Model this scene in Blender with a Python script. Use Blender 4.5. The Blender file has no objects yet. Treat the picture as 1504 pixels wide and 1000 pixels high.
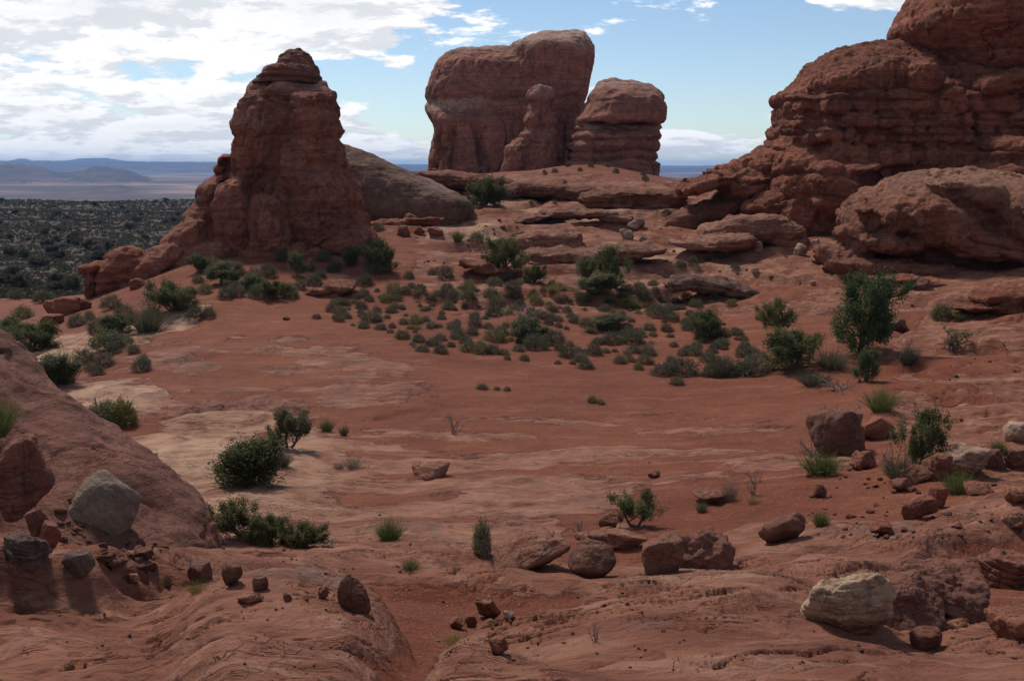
import bpy, math, random
import numpy as np
from mathutils import Vector, Matrix
random.seed(7)
R_ = math.radians
scene = bpy.context.scene
COL = scene.collection

# ------------------------------------------------------------------ camera
PITCH = R_(8.95); F = 1613.0
SP, CP = math.sin(PITCH), math.cos(PITCH)
cam_d = bpy.data.cameras.new("camera"); cam = bpy.data.objects.new("camera", cam_d); COL.objects.link(cam)
cam.location = (0, 0, 0); cam.rotation_euler = (math.pi/2 - PITCH, 0, 0)
cam_d.sensor_width = 36; cam_d.lens = 36*F/1504; cam_d.clip_start = 0.1; cam_d.clip_end = 90000
scene.camera = cam
scene.view_settings.view_transform = 'Standard'; scene.view_settings.look = 'None'
scene.view_settings.exposure = 0.03; scene.view_settings.gamma = 1.0; scene.view_settings.use_curve_mapping = False
scene.render.engine = 'CYCLES'
scene.cycles.max_bounces = 6; scene.cycles.diffuse_bounces = 3; scene.cycles.transmission_bounces = 3
scene.cycles.use_denoising = True
scene.cycles.sample_clamp_indirect = 4.0

# ------------------------------------------------------------------ sun and sky
SUN_AZ, SUN_EL = -28.0, 50.0      # degrees: azimuth from straight ahead (+Y), negative = left
sun_d = bpy.data.lights.new("sun", 'SUN'); sun = bpy.data.objects.new("sun", sun_d); COL.objects.link(sun)
sun_d.energy = 3.2; sun_d.angle = R_(8); sun_d.color = (1.0, 0.94, 0.86)
sd = Vector((math.sin(R_(SUN_AZ))*math.cos(R_(SUN_EL)), math.cos(R_(SUN_AZ))*math.cos(R_(SUN_EL)), math.sin(R_(SUN_EL))))
sun.rotation_euler = sd.to_track_quat('Z', 'Y').to_euler(); sun.location = (0, 0, 60)

class NT:
    """tiny node-graph writer"""
    def __init__(s, tree): s.t = tree; s.n = tree.nodes; s.l = tree.links
    def new(s, ty, **kw):
        n = s.n.new(ty)
        for k, v in kw.items(): setattr(n, k, v)
        return n
    def put(s, sock, v):
        if hasattr(v, 'is_linked') or isinstance(v, bpy.types.NodeSocket): s.l.new(v, sock)
        else: sock.default_value = v
    def m(s, op, a, b=None, c=None, clamp=False):
        n = s.new('ShaderNodeMath', operation=op, use_clamp=clamp)
        s.put(n.inputs[0], a)
        if b is not None: s.put(n.inputs[1], b)
        if c is not None: s.put(n.inputs[2], c)
        return n.outputs[0]
    def ss(s, v, lo, hi):
        n = s.new('ShaderNodeMapRange', interpolation_type='SMOOTHSTEP')
        s.put(n.inputs[0], v); s.put(n.inputs[1], lo); s.put(n.inputs[2], hi)
        return n.outputs[0]
    def mix(s, f, a, b, mode='MIX'):
        n = s.new('ShaderNodeMix', data_type='RGBA', blend_type=mode)
        s.put(n.inputs[0], f)
        for sock, v in ((n.inputs[6], a), (n.inputs[7], b)):
            if isinstance(v, tuple) and len(v) == 3: v = (*v, 1)
            s.put(sock, v)
        return n.outputs[2]
    def noise(s, vec, scale, detail=6, rough=0.55, dist=0.0):
        n = s.new('ShaderNodeTexNoise'); s.put(n.inputs['Vector'], vec)
        n.inputs['Scale'].default_value = scale; n.inputs['Detail'].default_value = detail
        n.inputs['Roughness'].default_value = rough; n.inputs['Distortion'].default_value = dist
        return n.outputs[0]
    def scalev(s, vec, sc, off=(0, 0, 0)):
        n = s.new('ShaderNodeMapping'); s.put(n.inputs[0], vec)
        n.inputs['Location'].default_value = off; n.inputs['Scale'].default_value = sc
        return n.outputs[0]
    def comb(s, x, y, z=0.0):
        n = s.new('ShaderNodeCombineXYZ'); s.put(n.inputs[0], x); s.put(n.inputs[1], y); s.put(n.inputs[2], z)
        return n.outputs[0]

world = bpy.data.worlds.new("World"); scene.world = world; world.use_nodes = True
def build_world():
    g = NT(world.node_tree); g.n.clear()
    sky = g.new('ShaderNodeTexSky', sky_type='NISHITA', sun_disc=False)
    sky.sun_elevation = R_(SUN_EL); sky.sun_rotation = R_(SUN_AZ)
    sky.altitude = 1500; sky.air_density = 1.0; sky.dust_density = 0.3; sky.ozone_density = 1.5
    tc = g.new('ShaderNodeTexCoord'); sep = g.new('ShaderNodeSeparateXYZ'); g.put(sep.inputs[0], tc.outputs['Generated'])
    x, y, z = sep.outputs
    ya = g.m('MAXIMUM', g.m('ABSOLUTE', y), 0.05)
    u = g.m('DIVIDE', x, ya); v = g.m('DIVIDE', z, ya)          # tangent azimuth / tangent elevation
    vv = g.m('POWER', g.m('MAXIMUM', v, 0.0001), 0.75)          # flattens clouds towards the horizon
    def cv(du, dv):
        return g.comb(g.m('MULTIPLY_ADD', u, 6.5, du), g.m('MULTIPLY_ADD', vv, 20.0, dv), g.m('MULTIPLY', y, 0.3))
    def dens(du, dv):
        a = g.noise(cv(du, dv), 1.0, 12, 0.62, 0.1)
        p = g.noise(g.comb(g.m('MULTIPLY_ADD', u, 30.0, du*4), g.m('MULTIPLY_ADD', v, 75.0, dv*3), y), 1.0, 8, 0.6)
        return g.m('ADD', g.m('MULTIPLY', a, 0.80), g.m('MULTIPLY', p, 0.20))
    n1 = dens(3.1, 0.7); n2 = dens(3.1 - 0.10, 0.7 + 0.22)
    # coverage: where the banks of cloud stand in the sky (tangent coordinates: centre, radii, weight)
    blobs = [(-0.40, 0.150, 0.24, 0.045, 0.34), (-0.20, 0.136, 0.14, 0.018, 0.24), (-0.46, 0.072, 0.15, 0.036, 0.20), (-0.33, 0.038, 0.20, 0.020, 0.16),
             (-0.20, 0.104, 0.10, 0.010, 0.22), (-0.12, 0.012, 0.14, 0.020, 0.22), (0.175, 0.016, 0.075, 0.018, 0.30),
             (0.335, 0.157, 0.05, 0.012, 0.22), (-0.098, 0.091, 0.016, 0.005, 0.20), (-0.5, 0.36, 0.4, 0.12, 0.10),
             (-0.45, 0.018, 0.3, 0.022, 0.17)]
    cov = -0.10
    for cu, cv_, ru, rv, w in blobs:
        du = g.m('DIVIDE', g.m('SUBTRACT', u, cu), ru); dv = g.m('DIVIDE', g.m('SUBTRACT', v, cv_), rv)
        r2 = g.m('ADD', g.m('MULTIPLY', du, du), g.m('MULTIPLY', dv, dv))
        e = g.m('MULTIPLY', g.m('POWER', 2.718, g.m('MULTIPLY', r2, -0.8)), w)
        cov = g.m('ADD', cov, e)
    back = g.m('MAXIMUM', g.ss(y, 0.25, -0.2), g.ss(v, 0.3, 0.7))       # broken cloud over the rest of the sky
    cov = g.m('ADD', cov, g.m('MULTIPLY', back, 0.05))
    d1 = g.m('ADD', g.m('MULTIPLY_ADD', n1, 1.45, -0.225), cov); d2 = g.m('ADD', g.m('MULTIPLY_ADD', n2, 1.45, -0.225), cov)
    mask = g.m('MULTIPLY', g.ss(d1, 0.50, 0.58), g.ss(z, -0.004, 0.012))
    lit = g.ss(g.m('SUBTRACT', d1, d2), -0.09, 0.04)
    thick = g.ss(d1, 0.62, 1.0)
    core = g.mix(lit, (7.8, 8.0, 8.4), (11.0, 11.0, 11.0))
    cloud = g.mix(g.m('MULTIPLY', thick, 0.42), core, (6.9, 7.1, 7.6))
    col = g.mix(mask, g.mix(1.0, sky.outputs[0], (0.98, 1.0, 1.02), 'MULTIPLY'), cloud)
    bg = g.new('ShaderNodeBackground'); g.put(bg.inputs[0], col); bg.inputs[1].default_value = 0.1
    out = g.new('ShaderNodeOutputWorld'); g.l.new(bg.outputs[0], out.inputs[0])
build_world()

# ------------------------------------------------------------------ maths helpers
_rng = np.random.default_rng(11)
PERM = np.concatenate([_rng.permutation(256)]*3).astype(np.int32)
GR = _rng.normal(size=(256, 3)); GR /= np.linalg.norm(GR, axis=1)[:, None]
GR = GR.astype(np.float32)
def pnoise(p):
    p = np.asarray(p, np.float32); i = np.floor(p).astype(np.int32); f = p - i; i &= 255
    w = f*f*f*(f*(f*6 - 15) + 10); r = 0
    for dx in (0, 1):
        wx = w[:, 0] if dx else 1 - w[:, 0]
        for dy in (0, 1):
            wy = w[:, 1] if dy else 1 - w[:, 1]
            for dz in (0, 1):
                wz = w[:, 2] if dz else 1 - w[:, 2]
                h = PERM[PERM[PERM[i[:, 0] + dx] + i[:, 1] + dy] + i[:, 2] + dz]
                g = GR[h]
                r = r + wx*wy*wz*(g[:, 0]*(f[:, 0] - dx) + g[:, 1]*(f[:, 1] - dy) + g[:, 2]*(f[:, 2] - dz))
    return r*1.5
def fbm(p, o=4, gain=0.5):
    r = 0; a = 1.0; p = np.asarray(p, np.float32)
    for k in range(o):
        r = r + a*pnoise(p*(2.03**k) + 17.3*k); a *= gain
    return r
def P3(x, y, z=0.0): return np.stack([x, y, np.zeros_like(x) + z], 1)
def sst(a, lo, hi):
    t = np.clip((a - lo)/(hi - lo), 0, 1); return t*t*(3 - 2*t)
def hash1(i, s=0.0): return np.modf(np.abs(np.sin(i*127.1 + s*311.7 + 0.5)*43758.5453))[0]

def zr(py): y = (500 - py)/F; return (-SP + y*CP)/(CP + y*SP)      # height per metre of distance on the line of sight of photo row py
def P(px, py, Y):
    y = (500 - py)/F; k = Y/(CP + y*SP); return Vector(((px - 752)/F*k, Y, (-SP + y*CP)*k))
def proj(x, y, z):
    d = np.maximum(y*CP - z*SP, 0.3); return 752 + F*x/d, 500 - F*(y*SP + z*CP)/d

# ------------------------------------------------------------------ terrain heights
COLS = {
 0:    ([(1000, 7), (900, 8.3), (832, 9.5)], [(11, -4.0), (14, -4.6), (18, -6.3), (24, -7.8), (30, -8.4)],
        [(560, 45), (500, 58), (470, 72), (440, 95), (400, 170), (350, 270), (310, 450), (291, 640)]),
 150:  ([(1000, 7), (900, 9), (852, 10.3), (815, 12.6)], [(15, -5.0), (18, -6.3), (24, -7.5)],
        [(690, 27), (640, 32), (600, 37), (560, 42.5), (520, 49), (480, 58), (450, 66), (430, 74)], [(100, -12), (150, -16.2), (200, -17.6), (300, -17.8)], [(310, 450), (296, 600)]),
 300:  ([(1000, 7), (950, 8.2), (900, 9.8), (860, 11.7), (820, 14.5), (790, 17.5), (765, 20.5), (720, 24.5), (690, 27), (650, 31), (610, 35.5), (560, 41.5), (500, 49.5), (470, 54), (440, 58), (400, 66), (375, 72)],
        [(85, -6.3), (100, -9), (130, -14), (190, -17.5), (300, -18), (540, -17.8), (640, -17.5)]),
 500:  ([(1000, 7.2), (950, 8.8), (900, 10.8), (870, 12.5), (840, 15), (800, 18.5), (770, 21.5), (720, 25), (680, 28.5), (640, 32.5), (600, 37), (550, 43.5), (500, 51), (460, 57), (420, 64), (380, 71), (350, 77), (335, 82)],
        [(100, -4), (130, -4.2), (180, -9), (300, -17), (640, -20)]),
 620:  ([(1000, 7.4), (950, 9), (900, 11), (870, 12.8), (840, 15.2), (800, 18.7), (750, 22.8), (700, 26.8), (650, 31.4), (600, 37), (550, 43.5), (500, 51), (450, 58.5), (400, 67), (350, 78), (320, 86), (290, 98), (262, 120)],
        [(140, -2), (180, -6), (300, -16), (640, -20)]),
 750:  ([(1000, 7.5), (950, 9), (900, 11), (870, 13), (840, 15.5), (800, 19), (750, 23), (700, 27), (650, 31.5), (600, 37), (550, 43.5), (500, 51), (450, 58), (400, 66), (350, 78), (300, 95), (270, 112), (252, 130)],
        [(165, -0.6), (200, -4), (300, -15), (640, -20)]),
 880:  ([(1000, 7.8), (955, 9.2), (915, 10.9), (880, 13), (845, 15.4), (800, 19), (750, 23), (700, 27), (650, 32), (600, 37.5), (550, 44), (500, 51.5), (450, 58.5), (400, 67), (350, 79), (300, 96), (270, 112), (245, 134), (233, 146)],
        [(170, 0.5), (200, -3), (300, -15), (640, -20)]),
 1000: ([(1000, 8), (960, 9.2), (920, 11), (880, 13.3), (850, 15.3), (820, 17.5), (780, 20.5), (740, 23.5), (700, 27), (650, 32), (600, 38), (550, 44.5), (500, 52), (460, 58.5), (420, 65), (380, 73), (340, 84), (300, 97), (278, 112), (264, 126)],
        [(145, -2.2), (200, -8), (300, -17), (640, -22)]),
 1120: ([(1000, 8), (955, 9.3), (910, 11), (870, 13.2), (835, 15.3), (800, 17.6), (760, 20.5), (720, 24), (680, 28), (650, 31), (600, 36.5), (550, 43), (500, 50.5), (460, 56), (420, 62.5), (380, 71), (340, 82), (300, 93), (275, 104)],
        [(130, -1.5), (200, -7), (300, -15), (640, -20)]),
 1250: ([(1000, 8), (950, 9.3), (900, 11), (860, 13), (820, 15.3), (780, 18), (740, 21), (700, 24.5), (650, 29.5), (600, 35), (550, 41), (500, 47.5), (460, 53), (430, 57.5), (400, 63), (370, 70), (340, 80), (305, 90)],
        [(110, -2), (200, -5), (640, -15)]),
 1504: ([(1000, 8), (950, 9.3), (900, 10.8), (860, 12.4), (820, 14.2), (780, 16.3), (740, 19), (700, 22), (650, 26.5), (600, 31.5), (550, 36.5), (500, 42), (460, 47), (430, 51.5), (400, 57), (370, 64)],
        [(90, -3), (200, -4), (640, -12)]),
}
LG = np.linspace(math.log(1.0), math.log(22000.0 + 1), 2400)           # log(Y + 1) lattice
def column(parts):
    ys, zs = [-1e4, -5, 0, 3, 5], [-2.2, -1.9, -1.65, -2.2, -2.85]
    for seg in parts:
        for a, b in seg:
            if a > 100 and b > 0: ys.append(b); zs.append(b*zr(a))       # (photo row, distance)
            else: ys.append(a); zs.append(b)                             # (distance, height)
    ys += [1000, 2000, 5000, 12000, 30000]; zs += [-62, -74, -62, -40, -30]
    v = np.interp(np.exp(LG) - 1, ys, zs)
    k = np.exp(-0.5*(np.arange(-12, 13)/5.0)**2); k /= k.sum()
    return np.convolve(np.pad(v, 12, mode='edge'), k, 'valid')
def fixcol(parts):
    out = []
    for seg in parts:
        o = []
        for a, b in seg: o.append((a, b))
        out.append(o)
    return out
CPX = np.array([-900] + sorted(COLS) + [2500], float)
CTAB = np.stack([column(COLS[0])] + [column(COLS[k]) for k in sorted(COLS)] + [column(COLS[1504]) + 0.0])
# densify across columns with smooth interpolation
DPX = np.arange(-900, 2501, 20.0)
def smooth_cols():
    t = np.stack([np.interp(DPX, CPX, CTAB[:, j]) for j in range(CTAB.shape[1])], 1)
    k = np.exp(-0.5*(np.arange(-6, 7)/2.2)**2); k /= k.sum()
    tp = np.pad(t, ((6, 6), (0, 0)), mode='edge')
    return sum(k[i]*tp[i:i + t.shape[0]] for i in range(13))
HT = smooth_cols()
def H0(x, y):
    Y = np.maximum(y, 4.0); px = np.clip(752 + F*0.988*x/Y, -900, 2499)
    a = (px + 900)/20; i = np.clip(a.astype(int), 0, len(DPX) - 2); fa = a - i
    b = (np.log(np.maximum(y, 0) + 1) - LG[0])/(LG[1] - LG[0]); b = np.clip(b, 0, len(LG) - 2.001); j = b.astype(int); fb = b - j
    return (HT[i, j]*(1 - fa) + HT[i + 1, j]*fa)*(1 - fb) + (HT[i, j + 1]*(1 - fa) + HT[i + 1, j + 1]*fa)*fb

def curve(px, pts):
    p = np.array(pts, float); return np.interp(px, p[:, 0], p[:, 1])
def ell(px, py, cx, cy, rx, ry, soft=0.5):
    d = np.sqrt(((px - cx)/rx)**2 + ((py - cy)/ry)**2); return 1 - sst(d, 1 - soft, 1 + soft)

def terrain(x, y):
    """height and surface kind (rock, pale, gravel) of the ground at x, y"""
    h = H0(x, y); px, py = proj(x, y, h)
    px = np.clip(px, -1500, 3000); py = np.clip(py, -200, 2000)
    R = np.hypot(x, y + 3); front = sst(y, 3, 6)
    nA = fbm(P3(x/9, y/9, 3.1), 4); nB = fbm(P3(x/2.2, y/2.2, 7.7), 4); nC = fbm(P3(x/0.55, y/0.55, 1.3), 4)
    wob = nB*14
    # ---- where bare rock shows
    rock = np.zeros_like(h); pale = np.zeros_like(h)
    lslab = sst(py + wob*0.7 - curve(px, [(-200, 800), (0, 835), (100, 850), (200, 868), (350, 885), (450, 893), (540, 925), (600, 958), (630, 1000), (660, 1100)]), -5, 8)*(1 - sst(px + (py - 960)*0.6 + wob*2, 530, 640))
    rslab = sst(py + wob*0.7 - curve(px, [(560, 1060), (620, 1000), (690, 962), (850, 972), (890, 930), (1000, 912), (1150, 936), (1300, 946), (1504, 905), (1900, 870)]), -5, 8)*sst(px + (py - 960)*0.6 + wob*1.5, 610, 720)
    band_top = curve(px, [(560, 858), (700, 872), (880, 855), (980, 842), (1100, 800), (1180, 785), (1330, 795), (1420, 755), (1504, 725), (1900, 640)])
    band_bot = curve(px, [(560, 875), (700, 885), (850, 893), (1000, 905), (1150, 925), (1200, 905), (1330, 845), (1504, 790), (1900, 720)])
    band = sst(py + wob*0.4 - band_top, -4, 5)*(1 - sst(py + wob - band_bot, -10, 18))
    lbank = ell(px, py + wob*.5, 90, 740, 260, 62, 0.2)*(1 - 0.9*ell(px, py, 270, 842, 170, 36, 0.4))
    mid1 = sst(py + wob - curve(px, [(300, 750), (480, 790), (700, 770), (900, 760)]), -8, 14)*(1 - sst(py + wob - curve(px, [(300, 800), (480, 845), (700, 840), (800, 800), (900, 770)]), -5, 20))*(1 - sst(px, 780, 880))
    rock = np.maximum.reduce([rock, lslab, rslab, band, lbank, mid1*0.9])
    palezone = np.maximum(ell(px, py + wob*1.2, 330, 690, 180, 80, 0.45), ell(px, py + wob, 140, 585, 110, 26, 0.4))
    flow = sst(fbm(P3(x/9 + 3, y/2.4, 9.2), 5), -0.22, 0.10)
    shelf = ell(px, py + wob, 360, 565, 270, 62, 0.55)*sst(nA*.6 + 0.7*nB + .5*fbm(P3(x/6, y/1.6, 3.2), 4), -0.15, 0.25)
    mid2 = ell(px, py, 600, 735, 330, 75, 0.5)*flow
    mid3 = ell(px, py, 820, 670, 460, 60, 0.6)*sst(fbm(P3(x/6, y/1.2, 2.2), 6), 0.10, 0.24)
    rock = np.maximum.reduce([rock, palezone*sst(nB, -0.75, -0.35), shelf, mid2, mid3*0.9])
    back = sst(470 + wob - py, -10, 40)*sst(px, 560, 660)*sst(y, 40, 50)*(1 - sst(y, 118, 135)*(1 - sst(px, 800, 700)*0))
    rock = np.maximum(rock, back*sst(nA*0.7 + nB*0.8 + 0.12, -0.45, 0.0))
    lback = ell(px, py, 560, 380, 160, 50, 0.5)*sst(nB + nA, 0.05, 0.3); rock = np.maximum(rock, lback*0.7)
    rslope = sst(px + wob*2 - curve(py, [(380, 1150), (470, 1290), (560, 1290), (640, 1330), (700, 1400), (760, 1480), (800, 1504)]), -20, 60)*sst(py, 420, 470)*(1 - sst(py, 690, 760))
    rock = np.maximum(rock, rslope*sst(nA + nB*0.6, -0.55, -0.1))
    plain = sst(y, 95, 140)*(1 - sst(px, 330, 480))
    rock = rock*(1 - plain) + plain*sst(nA + nB*.5, 0.35, 0.6)*0.8
    lslick = ell(px, py + (px - 150)*0.28 + wob*.5, 150, 500, 170, 16, 0.4)*(1 - sst(px, 300, 340)); rock = np.maximum(rock, lslick); 
    pale = np.maximum.reduce([palezone*(0.5 + 0.4*sst(nA, -.4, .2)), lslick, 0.75*ell(px, py, 850, 350, 270, 60, 0.6)*sst(nA + nB*.4, 0.1, 0.4), 0.15*mid2,
                              0.55*ell(px, py, 1030, 940, 130, 22, 0.5), 0.12*mid3, plain*0.6])
    grey = np.maximum.reduce([0.9*ell(px, py + wob*.5, 470, 925, 140, 28, 0.45)*sst(nB + nC*.4, -.5, .1), 0.7*ell(px, py, 1250, 820, 190, 26, 0.5)*sst(nB, -.2, .2),
                              0.7*shelf*sst(nB, 0, .4), 0.7*mid2*sst(nB + nA, .15, .45), 0.4*rslab*sst(nA + nB, .1, .5)])
    gravel = np.maximum.reduce([ell(px, py, 260, 835, 190, 30, .4), ell(px, py, 700, 900, 260, 60, .4), ell(px, py, 1300, 730, 260, 70, .5), ell(px, py, 1380, 905, 200, 50, .5)])*(1 - rock)
    # ---- relief
    far = sst(R, 500, 900)
    d = front*(1 - far)*0.22*nA*sst(R, 8, 25)
    d += front*(1 - far)*(0.035 + 0.10*rock)*nB*np.minimum(1, R/14)
    d += (1 - far)*(0.014 + 0.022*rock + 0.022*gravel)*nC*np.minimum(1, R/12)
    near = 1 - sst(R, 16, 26)
    # slabs stand a little proud of the sand
    d += near*(0.30*lslab*sst(px, 180, 360) + 0.30*rslab) + 0.40*band*(1 - sst(R, 30, 40))*sst(R, 8, 12)
    d += 0.36*ell(px, py, 1030, 965, 200, 50, 0.8)*near + 0.24*ell(px, py, 450, 930, 170, 34, .8)*near
    d -= 0.35*ell(px, py, 870, 838, 190, 20, .7)
    # cross bedding: broken thin beds in the near rock
    xb = x*0.9 + y*0.45; yb = y*0.9 - x*0.45
    w1 = fbm(P3(x/1.6, y/1.6, 4.4), 3)
    bed = yb*0.8 + 0.6*w1 + 0.05*nB
    fr = bed*1.35 - np.floor(bed*1.35)
    lip = sst(fr, 0.0, 0.75)*(1 - sst(fr, 0.80, 1.0))
    d += near*rock*(0.08*(lip - 0.5))*sst(fbm(P3(xb/2.3, yb/0.9, 8.8), 3), -0.05, 0.22)
    rid = 1 - np.abs(fbm(P3(xb/1.8, yb/0.38, 5.5), 4)); d -= near*rock*0.12*np.clip((rid - 0.92)/0.08, 0, 1)*sst(nB + w1, -.15, .2)
    rid3 = 1 - np.abs(fbm(P3(xb/0.7, yb/0.16, 3.3), 3)); d -= near*rock*0.04*np.clip((rid3 - 0.9)/0.1, 0, 1)*sst(nA + w1, -.2, .2)
    # hollow ledges in the slickrock of the bowl
    for x0, x1, pts, a in ((240, 430, [(230, 612), (290, 619), (350, 622), (400, 616), (440, 605)], .16), (500, 660, [(480, 606), (545, 613), (600, 605), (670, 597)], .12), (595, 650, [(590, 694), (620, 699), (655, 693)], .3),
                           (230, 330, [(200, 545), (330, 520)], .15)):
        e = (curve(px, pts) + nC*2.0) - py
        d += a*sst(e, -2.5, 1.0)*(1 - sst(e, 6, 34))*sst(px, x0, x0 + 45)*(1 - sst(px, x1 - 45, x1))
    # stepped ledges on the slopes behind and to the right
    stepm = np.maximum(back*sst(nA + 0.35, -0.2, 0.3), 0.8*rslope)*(1 - sst(y, 128, 140))
    st = 0.85; nS = fbm(P3(x/7 + 4, y/4.5, 1.1), 3); off = 0.55*nA + 0.35*nS
    hh = (h + off)/st; fl = np.floor(hh); tr = (fl + sst(hh - fl, 0.70, 0.99))*st - off
    d = d*(1 - stepm) + stepm*(tr - h + 0.07*nB + 0.02*nC)
    rid2 = 1 - np.abs(fbm(P3(x/5 + 9, y/1.3, 2.5), 4)); d -= (rslope + back)*0.16*np.clip((rid2 - 0.86)/0.14, 0, 1)*(1 - sst(y, 118, 130))
    # plain and far country
    d += plain*(1 - sst(R, 800, 1200))*1.2*fbm(P3(x/60, y/60, 0.4), 3)
    z = h + d
    fx = 752 + F*x/np.maximum(y, 1)*0.988
    nf = fbm(P3(x/900, y/900, 6.1), 5); nf2 = 1.5*(0.35 - np.abs(fbm(P3(x/170, y/400, 2.1), 5)))
    fz = np.zeros_like(z)
    def ridge(Yc, wf, wb, pts, amp, pw=1.0):
        nonlocal z, fz
        c = Yc*zr(curve(fx, pts)) + amp*nf2 + amp*nf
        base = -90.0
        t = y - Yc
        fall = np.where(t < 0, np.clip(1 + t/wf, 0, 1), np.clip(1 - t/wb, 0, 1))
        fall = sst(fall, 0, 1)**pw
        zz = base + (c - base)*fall
        k = sst(y, 1200, 1600); up = (zz > z)*k
        z = np.where(up > 0, zz, z); fz = np.where(up > 0, Yc, fz)
    ridge(3300, 500, 900, [(-600, 284), (60, 288), (100, 281), (190, 272), (225, 284), (260, 287), (330, 287), (2500, 300)], 4)
    ridge(5200, 900, 1500, [(-600, 252), (0, 247), (30, 241), (60, 245), (100, 256), (140, 255), (152, 247), (180, 249), (205, 254), (235, 266), (262, 276), (285, 279), (300, 270), (325, 258), (500, 262), (900, 262), (1000, 262), (2500, 262)], 20, .8)
    ridge(11500, 2600, 3000, [(-600, 238), (0, 237), (100, 238), (200, 239), (330, 240), (900, 248), (1050, 248), (2500, 250)], 12, .45)
    ridge(17500, 900, 900, [(-600, 238), (0, 234), (30, 237), (45, 233), (58, 233), (66, 237), (110, 236), (130, 233), (172, 232), (200, 237), (260, 239), (2500, 252)], 4)
    return z, np.stack([rock, pale, np.clip(grey, 0, 1), gravel], 1), fz, plain

def radii():
    r = [0.4]
    while r[-1] < 21000:
        q = r[-1]; k = 1.03 if q < 7 else 1.0034 if q < 32 else 1.0052 if q < 170 else 1.008 if q < 700 else 1.012
        r.append(q*k)
    return np.array(r)
RR = radii()
PH = np.concatenate([np.linspace(-math.pi, -0.75, 60, endpoint=False), np.linspace(-0.75, -0.53, 70, endpoint=False), np.linspace(-0.53, 0.53, 860, endpoint=False),
                     np.linspace(0.53, 0.75, 70, endpoint=False), np.linspace(0.75, math.pi, 60)])
gx = np.outer(RR, np.sin(PH)); gy = -3 + np.outer(RR, np.cos(PH))
TZ, TM, TF, TPL = terrain(gx.ravel(), gy.ravel())
TZg = TZ.reshape(gx.shape)
def mesh_from(name, V, Fq):
    me = bpy.data.meshes.new(name); V = np.asarray(V, np.float32); Fq = np.asarray(Fq, np.int32); k = Fq.shape[1]
    me.vertices.add(len(V)); me.vertices.foreach_set('co', V.ravel())
    me.loops.add(Fq.size); me.loops.foreach_set('vertex_index', Fq.ravel())
    me.polygons.add(len(Fq)); me.polygons.foreach_set('loop_start', np.arange(0, Fq.size, k, dtype=np.int32))
    try: me.polygons.foreach_set('loop_total', np.full(len(Fq), k, np.int32))
    except Exception: pass
    me.update(calc_edges=True); return me
def vattr(me, name, A):
    A = np.asarray(A, np.float32)
    if A.ndim == 1: a = me.attributes.new(name, 'FLOAT', 'POINT'); a.data.foreach_set('value', A)
    else:
        a = me.attributes.new(name, 'FLOAT_COLOR', 'POINT'); a.data.foreach_set('color', A.ravel())
def grid_faces(nr, nc):
    i = np.arange(nr - 1)[:, None]*nc + np.arange(nc - 1)[None, :]; i = i.ravel()
    return np.stack([i, i + nc, i + nc + 1, i + 1], 1)
def smooth_all(me): me.polygons.foreach_set('use_smooth', np.ones(len(me.polygons), bool))
def ground_z(x, y):
    R = np.hypot(x, y + 3); ph = np.arctan2(x, y + 3)
    a = np.interp(R, RR, np.arange(len(RR))); b = np.interp(ph, PH, np.arange(len(PH)))
    i = np.clip(a.astype(int), 0, len(RR) - 2); j = np.clip(b.astype(int), 0, len(PH) - 2); fa = a - i; fb = b - j
    return (TZg[i, j]*(1 - fb) + TZg[i, j + 1]*fb)*(1 - fa) + (TZg[i + 1, j]*(1 - fb) + TZg[i + 1, j + 1]*fb)*fa
YS = np.exp(np.linspace(math.log(4), math.log(900), 5000))
def ground_at(px, py):
    """first ground point seen along the line of sight of photo pixel px, py"""
    p = P(px, py, 1.0); x = p.x*YS; z = p.z*YS
    below = z <= ground_z(x, YS)
    i = int(np.argmax(below)) if below.any() else len(YS) - 1
    Y = YS[i]; return Vector((p.x*Y, Y, float(ground_z(np.array([p.x*Y]), np.array([Y]))[0])))
def gz(x, y): return float(ground_z(np.array([x]), np.array([y]))[0])

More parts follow.
